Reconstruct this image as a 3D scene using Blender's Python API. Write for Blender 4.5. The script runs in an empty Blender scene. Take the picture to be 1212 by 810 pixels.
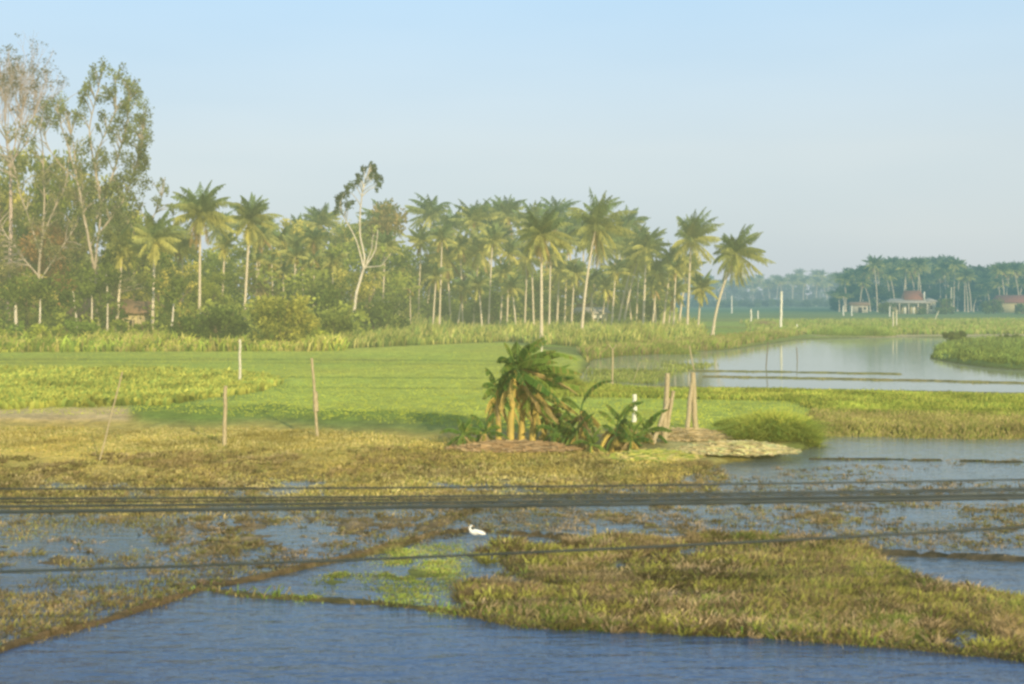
import bpy, math, random
import numpy as np
from mathutils import Vector, Matrix
R = math.radians
C = bpy.context.scene.collection
random.seed(7); rng = np.random.default_rng(7)

# ------------------------------------------------------------------ survey frame
F, CX, HY, H = 1463.0, 606.0, 352.0, 4.3          # focal length in px, centre column, horizon row, eye height
def G(px, py, z=0.0):
    Y = F*(H-z)/(py-HY); return ((px-CX)/F*Y, Y)
def P(px, py, Y): return np.array([(px-CX)/F*Y, Y, H-(py-HY)/F*Y])
def lerp(a, b, t): return a+(b-a)*t

# ------------------------------------------------------------------ noise
def vnoise(x, y, seed=0):
    xi = np.floor(x).astype(np.int64); yi = np.floor(y).astype(np.int64)
    fx = x-xi; fy = y-yi; fx = fx*fx*(3-2*fx); fy = fy*fy*(3-2*fy)
    def h(a, b):
        n = (a*374761393+b*668265263+seed*974634777) & 0x7fffffff
        n = ((n ^ (n >> 13))*1274126177) & 0x7fffffff
        return ((n ^ (n >> 16)) & 0xffff)/65535.0
    return (h(xi, yi)*(1-fx)+h(xi+1, yi)*fx)*(1-fy)+(h(xi, yi+1)*(1-fx)+h(xi+1, yi+1)*fx)*fy
def fbm(x, y, seed=0, o=4):
    s = 0; a = .5; t = 0
    for i in range(o):
        s = s+a*vnoise(x*2**i, y*2**i, seed+i*17); t += a; a *= .5
    return s/t-.5

# ------------------------------------------------------------------ materials
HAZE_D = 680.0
PAINTED_HAZE_C = (0.50, 0.60, 0.60, 1)
def painted_haze_out(nt, shader):  # haze painted into the material: a glow mixed in by distance from the origin
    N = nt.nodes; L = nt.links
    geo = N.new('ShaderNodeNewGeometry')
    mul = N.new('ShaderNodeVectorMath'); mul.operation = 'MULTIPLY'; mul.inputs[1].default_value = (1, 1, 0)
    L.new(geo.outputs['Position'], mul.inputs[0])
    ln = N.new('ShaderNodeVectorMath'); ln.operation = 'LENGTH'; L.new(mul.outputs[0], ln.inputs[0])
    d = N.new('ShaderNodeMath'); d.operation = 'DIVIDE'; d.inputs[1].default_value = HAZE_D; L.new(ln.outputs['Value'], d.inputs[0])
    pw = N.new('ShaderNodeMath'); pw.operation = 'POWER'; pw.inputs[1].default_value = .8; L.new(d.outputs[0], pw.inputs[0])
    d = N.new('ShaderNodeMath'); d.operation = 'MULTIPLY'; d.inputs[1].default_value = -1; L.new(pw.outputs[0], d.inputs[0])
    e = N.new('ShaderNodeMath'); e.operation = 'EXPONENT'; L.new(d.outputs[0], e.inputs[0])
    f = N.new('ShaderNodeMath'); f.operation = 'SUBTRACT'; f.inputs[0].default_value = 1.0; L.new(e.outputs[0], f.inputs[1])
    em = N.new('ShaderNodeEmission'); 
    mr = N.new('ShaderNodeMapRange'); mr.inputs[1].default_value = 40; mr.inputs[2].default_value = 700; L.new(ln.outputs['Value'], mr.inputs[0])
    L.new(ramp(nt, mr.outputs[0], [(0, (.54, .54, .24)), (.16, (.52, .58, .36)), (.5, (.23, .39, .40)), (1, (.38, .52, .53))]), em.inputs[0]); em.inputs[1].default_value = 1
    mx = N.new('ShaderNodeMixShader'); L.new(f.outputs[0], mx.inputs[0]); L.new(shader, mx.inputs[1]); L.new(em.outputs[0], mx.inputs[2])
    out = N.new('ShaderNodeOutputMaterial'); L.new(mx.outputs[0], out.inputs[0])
def newmat(name):
    m = bpy.data.materials.new(name); m.use_nodes = True; m.node_tree.nodes.clear(); return m, m.node_tree
def ramp(nt, fac, stops):
    r = nt.nodes.new('ShaderNodeValToRGB'); nt.links.new(fac, r.inputs[0])
    e = r.color_ramp.elements
    while len(e) < len(stops): e.new(.5)
    for q, (p, c) in zip(e, stops): q.position = p; q.color = (*c, 1)
    return r.outputs[0]
def noise(nt, scale, detail=4, vec=None, rough=.55):
    n = nt.nodes.new('ShaderNodeTexNoise'); n.inputs['Scale'].default_value = scale; n.inputs['Detail'].default_value = detail
    n.inputs['Roughness'].default_value = rough
    if vec is None:
        g = nt.nodes.new('ShaderNodeNewGeometry'); vec = g.outputs['Position']
    nt.links.new(vec, n.inputs['Vector']); return n.outputs['Fac']
def mulcol(nt, a, b, fac=1.0):
    m = nt.nodes.new('ShaderNodeMix'); m.data_type = 'RGBA'; m.blend_type = 'MULTIPLY'; m.inputs[0].default_value = fac
    nt.links.new(a, m.inputs[6]); nt.links.new(b, m.inputs[7]); return m.outputs[2]
def leafmat(name, trans=.5, var=(.55, 1.45), tint=(1, 1, 1)):
    """foliage: colour attribute x slow noise, part of the light passing through"""
    m, nt = newmat(name); N = nt.nodes; L = nt.links
    a = N.new('ShaderNodeAttribute'); a.attribute_name = 'Col'
    n = noise(nt, .35, 3)
    r = ramp(nt, n, [(.25, tuple(var[0]*t for t in tint)), (.75, tuple(var[1]*t for t in tint))])
    c = mulcol(nt, a.outputs['Color'], r)
    d = N.new('ShaderNodeBsdfDiffuse'); t = N.new('ShaderNodeBsdfTranslucent')
    L.new(c, d.inputs[0]); L.new(c, t.inputs[0])
    mx = N.new('ShaderNodeMixShader'); mx.inputs[0].default_value = trans
    L.new(d.outputs[0], mx.inputs[1]); L.new(t.outputs[0], mx.inputs[2])
    painted_haze_out(nt, mx.outputs[0]); return m
def solid(name, c1, c2, scale=6, rough=.8, bump=.02, stretch=None):
    m, nt = newmat(name); N = nt.nodes; L = nt.links
    vec = None
    if stretch:
        g = N.new('ShaderNodeTexCoord'); mp = N.new('ShaderNodeMapping'); mp.inputs['Scale'].default_value = stretch
        L.new(g.outputs['Object'], mp.inputs[0]); vec = mp.outputs[0]
    n = noise(nt, scale, 5, vec); col = ramp(nt, n, [(.3, c1), (.7, c2)])
    b = N.new('ShaderNodeBsdfPrincipled'); L.new(col, b.inputs['Base Color']); b.inputs['Roughness'].default_value = rough
    b.inputs['Specular IOR Level'].default_value = .25
    bp = N.new('ShaderNodeBump'); bp.inputs['Distance'].default_value = bump; L.new(n, bp.inputs['Height']); L.new(bp.outputs[0], b.inputs['Normal'])
    painted_haze_out(nt, b.outputs[0]); return m
M = {}
M['leaf'] = leafmat('foliage')
M['grass'] = leafmat('grass_blades', .3, (.7, 1.3))
M['frond'] = leafmat('palm_fronds', .3, (.8, 1.2))
M['banana'] = leafmat('banana_leaf', .4, (.8, 1.2))
M['trunk'] = solid('grey_palm_trunk', (.40, .33, .22), (.74, .64, .46), 3, .85, .03, (1, 1, 5))
M['bark'] = solid('brown_bark', (.09, .065, .04), (.24, .18, .11), 3, .9, .04)
M['palebark'] = solid('pale_bark', (.42, .36, .26), (.72, .65, .52), 1.5, .8, .02)
M['twigbark'] = solid('greyish_bark', (.30, .24, .17), (.5, .42, .32), 2, .9, .01)
M['twig'] = solid('pinkish_twigs', (.36, .27, .22), (.56, .43, .36), 2, .9, .01)
M['wood'] = solid('weathered_wood', (.28, .22, .12), (.55, .46, .28), 9, .85, .01, (6, 6, 1))
M['concrete'] = solid('pale_concrete', (.45, .42, .30), (.68, .64, .48), 8, .85, .01)
M['white'] = solid('white_paint', (.62, .60, .50), (.82, .80, .70), 4, .7, .005)
M['feather'] = solid('white_feathers', (.72, .70, .62), (.88, .86, .78), 30, .8, .003)
M['beak'] = solid('yellow_beak', (.55, .32, .04), (.7, .4, .05), 20, .5, .001)
M['dark'] = solid('dark_opening', (.02, .02, .02), (.04, .035, .03), 3, .9, .001)
M['redroof'] = solid('red_tin_roof', (.17, .065, .045), (.30, .12, .08), 2, .7, .02, (1, 8, 1))
M['greyroof'] = solid('grey_tin_roof', (.25, .23, .2), (.40, .37, .31), 1.5, .7, .02, (8, 1, 1))
M['cream'] = solid('cream_wall', (.30, .27, .20), (.60, .55, .42), 2, .85, .005)
M['bamboo'] = solid('split_bamboo_wall', (.34, .28, .12), (.60, .52, .28), 12, .8, .01, (10, 10, 1))
M['thatch'] = solid('brown_thatch', (.16, .10, .06), (.30, .19, .11), 8, .95, .03)
M['stem'] = solid('banana_stem', (.30, .24, .07), (.66, .50, .10), 3, .6, .01, (3, 3, 1))
M['goldstem'] = solid('golden_banana_stem', (.30, .24, .07), (.62, .46, .10), 3, .6, .01, (3, 3, 1))
M['straw'] = solid('pale_straw', (.45, .38, .16), (.70, .62, .32), 12, .9, .02)
M['mud'] = solid('wet_mud', (.06, .045, .025), (.16, .12, .06), 5, .6, .02)
M['cable'] = solid('black_cable_sheath', (.02, .028, .028), (.045, .055, .05), 3, .5, .001)
M['iron'] = solid('rusty_iron', (.10, .08, .06), (.22, .17, .12), 10, .7, .002)

# ------------------------------------------------------------------ mesh helpers
class MB:
    """numpy mesh builder with one colour per vertex"""
    def __init__(s): s.v = []; s.f = []; s.c = []; s.n = 0
    def add(s, v, f, c=(1, 1, 1)):
        v = np.asarray(v, float).reshape(-1, 3); f = np.asarray(f, np.int64)
        c = np.asarray(c, float)
        if c.ndim == 1: c = np.tile(c, (len(v), 1))
        s.v.append(v); s.c.append(c); s.f.append(f+s.n); s.n += len(v); return s
    def mesh(s, name, mat, smooth=False):
        V = np.concatenate(s.v); me = bpy.data.meshes.new(name)
        loops = []; tot = []
        for f in s.f:
            if f.size == 0: continue
            loops.append(f.reshape(-1)); tot.append(np.full(len(f), f.shape[1]))
        loops = np.concatenate(loops); tot = np.concatenate(tot)
        me.vertices.add(len(V)); me.vertices.foreach_set('co', V.ravel())
        me.loops.add(len(loops)); me.loops.foreach_set('vertex_index', loops.astype(np.int32))
        me.polygons.add(len(tot)); st = np.concatenate([[0], np.cumsum(tot)[:-1]])
        me.polygons.foreach_set('loop_start', st.astype(np.int32)); me.polygons.foreach_set('loop_total', tot.astype(np.int32))
        if smooth: me.polygons.foreach_set('use_smooth', np.ones(len(tot), bool))
        me.update(calc_edges=True)
        a = me.color_attributes.new('Col', 'FLOAT_COLOR', 'POINT')
        cc = np.ones((len(V), 4)); cc[:, :3] = np.concatenate(s.c); a.data.foreach_set('color', cc.ravel())
        me.materials.append(mat); return me
def link(name, me, parent=None, loc=None):
    o = bpy.data.objects.new(name, me); C.objects.link(o)
    if parent: o.parent = parent
    if loc is not None: o.location = loc
    return o
def empty(name, loc, label=None, cat=None, group=None, rz=0):
    o = bpy.data.objects.new(name, None); C.objects.link(o); o.location = loc; o.rotation_euler[2] = rz
    o.empty_display_size = .3
    return tag(o, label, cat, group)
def tag(o, label=None, cat=None, group=None, kind=None):
    if label: o['label'] = label
    if cat: o['category'] = cat
    if group: o['group'] = group
    if kind: o['kind'] = kind
    return o
def tube(mb, pts, rad, sides=7, c=(1, 1, 1), cap=True):
    pts = np.asarray(pts, float); n = len(pts); rad = np.broadcast_to(np.asarray(rad, float), (n,))
    t = np.gradient(pts, axis=0); t /= np.linalg.norm(t, axis=1)[:, None]+1e-9
    ref = np.array([0, 1., 0]) if abs(t[0][1]) < .8 else np.array([1., 0, 0])
    u = np.cross(t, ref); u /= np.linalg.norm(u, axis=1)[:, None]+1e-9; w = np.cross(t, u)
    a = np.arange(sides)*2*math.pi/sides
    V = pts[:, None]+rad[:, None, None]*(np.cos(a)[None, :, None]*u[:, None]+np.sin(a)[None, :, None]*w[:, None])
    V = V.reshape(-1, 3); i = np.arange(n-1)[:, None]*sides; j = np.arange(sides)[None]
    k = (j+1) % sides
    f = np.stack([i+j, i+k, i+sides+k, i+sides+j], -1).reshape(-1, 4)
    mb.add(V, f, c)
    if cap: mb.add(V[-sides:], [list(range(sides))], c); mb.add(V[:sides], [list(range(sides))[::-1]], c)
def box(mb, lo, hi, c=(1, 1, 1), rz=0, org=(0, 0)):
    x0, y0, z0 = lo; x1, y1, z1 = hi
    v = np.array([[x0, y0, z0], [x1, y0, z0], [x1, y1, z0], [x0, y1, z0], [x0, y0, z1], [x1, y0, z1], [x1, y1, z1], [x0, y1, z1]], float)
    mb.add(v, [[0, 3, 2, 1], [4, 5, 6, 7], [0, 1, 5, 4], [1, 2, 6, 5], [2, 3, 7, 6], [3, 0, 4, 7]], c)
def unit(v): return v/(np.linalg.norm(v, axis=-1, keepdims=True)+1e-9)
def leaves(mb, cen, size, col, rg, up=0.0, aspect=.55):
    """one small quad leaf per centre, random facing"""
    n = len(cen); a = unit(rg.normal(size=(n, 3))); b = unit(np.cross(a, rg.normal(size=(n, 3))))
    if up: a = unit(a+np.array([0, 0, -up]))
    b = unit(np.cross(a, b)); s = (size*rg.uniform(.6, 1.3, n))[:, None]
    v = np.stack([cen-a*s, cen+b*s*aspect, cen+a*s, cen-b*s*aspect], 1).reshape(-1, 3)
    f = np.arange(n*4).reshape(-1, 4); mb.add(v, f, np.repeat(col, 4, 0))

# ------------------------------------------------------------------ ground relief
inner = np.arange(-.45, .4501, .0022); outl = -.45-np.linspace(.01, .75, 60)[::-1]; outr = .45+np.linspace(.01, .75, 60)
T = np.concatenate([outl, inner, outr]); ROWR = .0055
YS = 4*np.exp(np.arange(0, math.log(1000), ROWR)); nR, nC = len(YS), len(T)
gy = np.repeat(YS[:, None], nC, 1); gx = gy*T[None]
gpx = CX+gx/gy*F; gpy = HY+H*F/gy
def inpoly(px, py, poly):
    r = np.zeros(px.shape, bool); n = len(poly)
    for i in range(n):
        (x0, y0), (x1, y1) = poly[i], poly[(i+1) % n]
        if y0 == y1: continue
        c = ((y0 > py) != (y1 > py)) & (px < (x1-x0)*(py-y0)/(y1-y0)+x0); r ^= c
    return r
def blur(m, ry, rx):
    m = m.astype(float)
    for ax, r in ((0, ry), (1, rx)):
        for _ in range(2):
            if r < 1: continue
            k = 2*r+1; pad = [(0, 0), (0, 0)]; pad[ax] = (r+1, r)
            c = np.cumsum(np.pad(m, pad, mode='edge'), axis=ax)
            m = (np.take(c, range(k, c.shape[ax]), ax)-np.take(c, range(0, c.shape[ax]-k), ax))/k
    return m
wob = fbm(gx*.35/(gy/40)**.8, gy*.12/(gy/40)**.8, 3, 4)
gscale = np.clip(gpy-HY, 4, 400)/150
Z = np.full(gx.shape, -.3); A = np.full(gx.shape, .0); COL = np.zeros(gx.shape+(3,)); COL[:] = (.07, .06, .035)
def zone(poly, z, col, amp=0., ry=1, rx=2, wx=16, wy=9, op=1.0, setz=True):
    global Z, A, COL
    m = blur(inpoly(gpx+wob*wx*2, gpy+np.roll(wob, 37, 1)*wy*2*gscale, poly), ry, rx)*op
    if setz: Z = Z*(1-m)+z*m; A = A*(1-m)+amp*m
    COL = COL*(1-m[..., None])+np.array(col)*m[..., None]; return m
LAND = [(-1600, 353), (2600, 353), (2600, 396), (1212, 396.5), (1110, 398.5), (965, 399), (905, 405), (850, 413), (760, 421), (702, 427), (690, 440), (672, 461),
        (700, 466), (840, 470), (1212, 476), (2600, 500), (2600, 530), (1212, 517), (965, 515), (958, 530), (905, 541), (850, 549), (790, 566), (700, 580), (600, 590), (400, 598), (200, 604), (-1600, 612)]
green = (.17, .24, .035)
zone(LAND, .22, (.16, .20, .045), .05)
zone([(-1600, 353), (2600, 353), (2600, 378), (-1600, 378)], .25, (.13, .19, .06), .05)
zone([(640, 384), (1300, 378), (1300, 393), (1000, 393), (900, 402), (860, 410), (760, 418), (640, 412)], .25, (.20, .28, .04), .04)       # far meadow
zone([(960, 396), (1300, 394), (1300, 398.6), (960, 399.6)], .12, (.42, .34, .18), .02, wy=2)                                            # sandy bank
# stubble field, lower, sinking gradually under water
zone([(-1600, 500), (0, 494), (155, 494), (165, 503), (300, 507), (400, 511), (500, 519), (600, 530), (700, 533), (780, 538), (905, 541), (850, 549), (790, 566), (700, 580), (600, 590), (400, 598), (200, 604), (-1600, 612)],
     .10, (.44, .33, .085), .10, ry=3)
zone([(-1600, 515), (0, 512), (350, 518), (300, 545), (0, 570), (-1600, 570)], .12, (.56, .43, .11), .06, ry=4, rx=8)
zone([(250, 560), (850, 548), (860, 565), (700, 588), (400, 598), (-1600, 606), (-1600, 580)], .0, (.19, .14, .06), .10, ry=6, rx=10)
# bright young rice
RICE = [(-1600, 419), (0, 420), (400, 416.5), (560, 409), (600, 408), (690, 426), (676, 462), (700, 469), (900, 473), (955, 480), (965, 500), (955, 512), (880, 520), (640, 521), (500, 507), (400, 503), (300, 500), (165, 494), (-1600, 492)]
zone(RICE, .26, (.36, .40, .06), .015, ry=1, rx=1, wx=3, wy=3)
zone([(-1600, 440), (0, 441), (180, 441), (290, 446), (345, 458), (300, 472), (190, 488), (165, 493), (-1600, 492)], .30, (.22, .28, .06), .06, ry=2, rx=3)
zone([(150, 488), (200, 482), (520, 497), (640, 505), (640, 522), (500, 508), (400, 504), (160, 500)], .30, (.16, .22, .03), .08, ry=2, rx=3)
zone([(-1600, 492), (0, 491), (150, 490), (152, 503), (-1600, 506)], .2, (.52, .38, .18), .05, ry=1, rx=1, wx=2, wy=2)                   # pale cut bank
for y, op in ((430, .45), (434.5, .3), (452, .6), (465, .5)):
    zone([(-1600, y-.8), (330, y-.8), (600, y+1), (600, y+3.2), (330, y+1.4), (-1600, y+1.4)], .2, (.12, .17, .03), ry=0, rx=2, wx=0, wy=.5, op=op, setz=False)
# verge grass along the bund
zone([(660, 459), (760, 465), (900, 466), (1212, 474), (2600, 500), (2600, 515), (1212, 500), (975, 494), (940, 478), (720, 474), (650, 474)], .24, (.19, .27, .03), .10, ry=2, rx=2)
zone([(965, 492), (1212, 497), (2600, 512), (2600, 530), (1212, 518), (965, 516)], .18, (.21, .19, .06), .06, ry=2, rx=2)
zone([(765, 512), (830, 518), (930, 528), (915, 542), (800, 540), (720, 536)], .20, (.42, .34, .13), .06, ry=2, rx=3)
zone([(520, 516), (780, 520), (790, 540), (600, 534), (520, 530)], .25, (.24, .19, .07), .12, ry=2, rx=3)
# island at the far pond
zone([(1096, 424), (1106, 412), (1124, 403), (1212, 401), (2600, 404), (2600, 440), (1212, 437), (1160, 432)], .30, (.10, .17, .035), .12)
# weed bed, scum and shallow mud in the nearest paddies
zone([(-1600, 615), (60, 612), (180, 618), (200, 690), (185, 708), (60, 765), (-1600, 780)], -.045, (.2, .14, .07), .11, ry=9, rx=22)
zone([(180, 605), (560, 600), (560, 626), (400, 655), (190, 700), (180, 640)], -.018, (.22, .17, .10), .12, ry=6, rx=10)
zone([(600, 585), (1212, 560), (2600, 540), (2600, 660), (1212, 655), (1000, 640), (640, 632), (565, 625)], -.027, (.24, .19, .11), .115, ry=6, rx=10)
zone([(300, 702), (400, 668), (500, 638), (555, 634), (545, 700), (540, 720), (450, 710)], -.02, (.22, .24, .05), .12, ry=4, rx=6)
WEED = [(575, 655), (612, 640), (700, 630), (900, 630), (1010, 640), (1050, 660), (1110, 688), (1212, 702), (2600, 755), (2600, 850), (1212, 764), (1000, 750), (900, 744), (800, 741), (620, 733), (538, 720), (556, 700)]
zone(WEED, .0, (.18, .14, .06), .13, ry=4, rx=5)
zone([(-1600, 775), (0, 765), (540, 745), (1212, 785), (2600, 880), (2600, 3000), (-1600, 3000)], -.2, (.06, .06, .05), .05, ry=6, rx=6)
def bund(pts, w, z, col, amp=.05):
    """low earth bank along a polyline; w in metres"""
    global Z, COL
    q = [G(a, b) for a, b in pts]; d = np.full(gx.shape, 1e9)
    for (x0, y0), (x1, y1) in zip(q, q[1:]):
        L2 = (x1-x0)**2+(y1-y0)**2; t = np.clip(((gx-x0)*(x1-x0)+(gy-y0)*(y1-y0))/L2, 0, 1)
        d = np.minimum(d, np.hypot(gx-x0-t*(x1-x0), gy-y0-t*(y1-y0)))
    d = d+fbm(gx*1.3, gy*1.3, 9, 3)*w*1.3
    m = np.clip(1.35-d/w, 0, 1); m = m*m*(3-2*m)
    Z = np.where(m > 0, np.maximum(Z, lerp(Z, z, m)), Z); COL = lerp(COL, np.array(col), (m*.9)[..., None])
B1 = [(-60, 790), (40, 757), (120, 737), (190, 714), (240, 698), (300, 686), (400, 664), (470, 648), (510, 634), (560, 629), (640, 635), (700, 642)]
B2 = [(240, 698), (300, 706), (380, 711), (450, 715), (540, 726), (620, 741), (800, 747), (900, 753), (1000, 760), (1100, 770), (1250, 785), (1500, 830)]
B3 = [(1000, 650), (1040, 655), (1100, 659), (1212, 664), (1500, 682)]
bund(B1, .12, .06, (.11, .07, .035)); bund(B2, .14, .04, (.12, .10, .04)); bund(B3, .15, .09, (.07, .06, .045))
bund([(500, 628), (540, 612), (570, 604)], .2, .06, (.10, .08, .05))
bund([(960, 544), (1080, 545), (1212, 548), (1500, 556)], .13, .05, (.10, .085, .05))
bund([(835, 446), (950, 448), (1100, 451), (1212, 454), (1500, 460)], .6, .07, (.24, .22, .09))
bund([(700, 458), (900, 461), (1212, 467), (1500, 474)], .5, .08, (.24, .24, .08))
bund([(236, 693), (252, 692)], .12, .1, (.42, .26, .16))
bund([(760, 439), (900, 440), (1060, 443)], .7, .06, (.22, .22, .08))
for (x0, y0, x1, y1) in ((690, 397, 860, 391), (820, 392, 1212, 388), (600, 397, 700, 396)):
    bund([(x0, y0), (x1, y1)], 1.2, .5, (.18, .2, .06))
ampn = .8*fbm(gx*1.0, gy*1.0, 21, 4)+.75*fbm(gx*3.0+gy, gy*3.6, 33, 4)
Z = Z+A*ampn*1.6
big = fbm(gx*.08, gy*.05, 41, 4)
COL = COL*(1+.45*big[..., None])*(1+.35*fbm(gx*1.5, gy*.8, 51, 3)[..., None])
COL[..., 0] *= 1+.25*fbm(gx*.2, gy*.15, 61, 3)
wet = np.clip((Z+.01)/.07, 0, 1); COL *= (.42+.58*wet)[..., None]
def zat(x, y):
    x = np.asarray(x, float); y = np.asarray(y, float)
    r = np.clip(np.log(np.clip(y, 4, 3990)/4)/ROWR, 0, nR-1.001); c = np.interp(x/y, T, np.arange(nC)); c = np.clip(c, 0, nC-1.001)
    i = r.astype(int); j = c.astype(int); a = r-i; b = c-j
    return (Z[i, j]*(1-a)+Z[i+1, j]*a)*(1-b)+(Z[i, j+1]*(1-a)+Z[i+1, j+1]*a)*b
mb = MB(); idx = np.arange(nR*nC).reshape(nR, nC)
f = np.stack([idx[:-1, :-1], idx[:-1, 1:], idx[1:, 1:], idx[1:, :-1]], -1).reshape(-1, 4)
mb.add(np.stack([gx, gy, Z], -1).reshape(-1, 3), f, COL.reshape(-1, 3))
m, nt = newmat('paddy_earth'); a = nt.nodes.new('ShaderNodeAttribute'); a.attribute_name = 'Col'
n1 = noise(nt, 2.2, 8, rough=.7); n2 = noise(nt, 14, 4)
c = mulcol(nt, mulcol(nt, a.outputs['Color'], ramp(nt, n1, [(.3, (.6, .6, .6)), (.7, (1.45, 1.42, 1.35))])), ramp(nt, n2, [(.3, (.75, .75, .75)), (.7, (1.25, 1.25, 1.25))]))
b = nt.nodes.new('ShaderNodeBsdfPrincipled'); nt.links.new(c, b.inputs['Base Color']); b.inputs['Roughness'].default_value = .85; b.inputs['Specular IOR Level'].default_value = .15
bp = nt.nodes.new('ShaderNodeBump'); bp.inputs['Distance'].default_value = .12; bp.inputs['Strength'].default_value = 1
nt.links.new(n1, bp.inputs['Height']); nt.links.new(bp.outputs[0], b.inputs['Normal']); painted_haze_out(nt, b.outputs[0])
tag(link('ground', mb.mesh('ground', m, True)), kind='structure')
# water sheet
mb = MB(); mb.add([[-4800, 3, 0], [4800, 3, 0], [4800, 4000, 0], [-4800, 4000, 0]], [[0, 1, 2, 3]])
m, nt = newmat('paddy_water'); N = nt.nodes; L = nt.links
g = N.new('ShaderNodeNewGeometry'); mp = N.new('ShaderNodeMapping'); mp.inputs['Scale'].default_value = (.55, 1.6, 1); L.new(g.outputs['Position'], mp.inputs[0])
n1 = noise(nt, 2.4, 4, mp.outputs[0], .55); n0 = noise(nt, .12, 3)
b = N.new('ShaderNodeBsdfPrincipled'); b.inputs['Roughness'].default_value = .05; b.inputs['IOR'].default_value = 1.36; b.inputs['Specular IOR Level'].default_value = .9
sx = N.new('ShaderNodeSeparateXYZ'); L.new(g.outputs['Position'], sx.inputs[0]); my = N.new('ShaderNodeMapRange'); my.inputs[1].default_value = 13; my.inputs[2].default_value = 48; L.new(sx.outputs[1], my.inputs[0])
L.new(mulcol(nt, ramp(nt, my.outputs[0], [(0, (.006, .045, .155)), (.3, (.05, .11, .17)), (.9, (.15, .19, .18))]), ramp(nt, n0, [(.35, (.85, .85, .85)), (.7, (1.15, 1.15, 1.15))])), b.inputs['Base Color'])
base = b.inputs['Base Color'].links[0].from_socket
mp2 = N.new('ShaderNodeMapping'); mp2.inputs['Scale'].default_value = (.8, 1.5, 1); mp2.inputs['Rotation'].default_value = (0, 0, .5); L.new(g.outputs['Position'], mp2.inputs[0])
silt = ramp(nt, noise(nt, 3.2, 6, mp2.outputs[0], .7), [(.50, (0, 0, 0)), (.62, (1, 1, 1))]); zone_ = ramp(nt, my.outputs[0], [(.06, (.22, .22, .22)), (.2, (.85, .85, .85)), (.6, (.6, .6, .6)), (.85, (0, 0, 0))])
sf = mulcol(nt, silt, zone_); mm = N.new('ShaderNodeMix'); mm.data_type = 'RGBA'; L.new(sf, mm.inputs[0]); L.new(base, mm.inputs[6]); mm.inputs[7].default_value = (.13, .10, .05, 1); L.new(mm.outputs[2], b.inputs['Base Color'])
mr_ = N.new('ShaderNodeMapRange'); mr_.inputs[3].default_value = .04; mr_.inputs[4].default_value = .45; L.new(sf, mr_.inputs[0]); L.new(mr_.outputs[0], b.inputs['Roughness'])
bp = N.new('ShaderNodeBump'); bp.inputs['Distance'].default_value = .075; bs = N.new('ShaderNodeMapRange'); bs.inputs[1].default_value = 18; bs.inputs[2].default_value = 55; bs.inputs[3].default_value = .8; bs.inputs[4].default_value = .05; L.new(sx.outputs[1], bs.inputs[0]); L.new(bs.outputs[0], bp.inputs['Strength'])
L.new(n1, bp.inputs['Height']); L.new(bp.outputs[0], b.inputs['Normal']); painted_haze_out(nt, b.outputs[0])
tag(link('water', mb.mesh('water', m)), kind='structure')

# ------------------------------------------------------------------ grass and weeds (nobody could count them)
def sample(poly, n, jit=0):
    xs = [p[0] for p in poly]; ys = [p[1] for p in poly]; ox = []; oy = []; k = 0
    while k < n:
        x = rng.uniform(min(xs), max(xs), n*2); y = rng.uniform(min(ys), max(ys), n*2); m = inpoly(x, y, poly)
        ox.append(x[m]); oy.append(y[m]); k += m.sum()
    x = np.concatenate(ox)[:n]; y = np.concatenate(oy)[:n]
    Y = F*(H-.1)/(y-HY); return (x-CX)/F*Y, Y
def blades(mb, x, y, h, w, cols, lean=.35, k=1, spread=.1, minz=None, wind=(.1, 0), hv=0., lift=None, patch=1.):
    """k bent blades per point"""
    x = np.repeat(x, k)+rng.normal(0, 1, len(x)*k)*spread; y = np.repeat(y, k)+rng.normal(0, 1, len(y)*k)*spread
    z = zat(x, y)
    if minz is not None:
        q = z > minz; x, y, z = x[q], y[q], z[q]
    n = len(x)
    if n == 0: return
    if lift is not None: z = np.maximum(z, lift)
    hh = h*rng.uniform(.45, 1.2, n)*(1+hv*np.clip(fbm(x*.35, y*.25, 131, 3)*3, -.8, 1.2)); ww = w*rng.uniform(.6, 1.3, n)
    a = rng.uniform(0, 2*math.pi, n); d = np.stack([np.cos(a), np.sin(a), 0*a], 1)
    s = np.stack([np.ones(n), .3*np.sin(a), 0*a], 1)
    l = lean*rng.uniform(.2, 1.6, n)[:, None]; W = np.array([wind[0], wind[1], 0])
    p0 = np.stack([x, y, z-.02], 1); up = np.array([0, 0, 1.])
    p1 = p0+(up*.6+d*l*.3+W*.3)*hh[:, None]; p2 = p0+(up*(1-.35*l)+d*l+W)*hh[:, None]
    s = s*ww[:, None]
    v = np.stack([p0-s*.5, p0+s*.5, p1+s*.45, p1-s*.45, p2], 1).reshape(-1, 3)
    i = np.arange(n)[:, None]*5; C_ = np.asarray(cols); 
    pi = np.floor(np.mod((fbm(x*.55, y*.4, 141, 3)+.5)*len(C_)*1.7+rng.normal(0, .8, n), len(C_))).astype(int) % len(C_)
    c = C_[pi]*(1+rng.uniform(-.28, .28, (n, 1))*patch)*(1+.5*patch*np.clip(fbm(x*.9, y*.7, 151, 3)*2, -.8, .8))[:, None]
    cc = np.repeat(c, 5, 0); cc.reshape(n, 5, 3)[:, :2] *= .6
    m0 = mb.n; mb.add(v, i+np.array([[0, 1, 2, 3]]), cc); mb.f.append(i+np.array([[3, 2, 4]])+m0)
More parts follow.
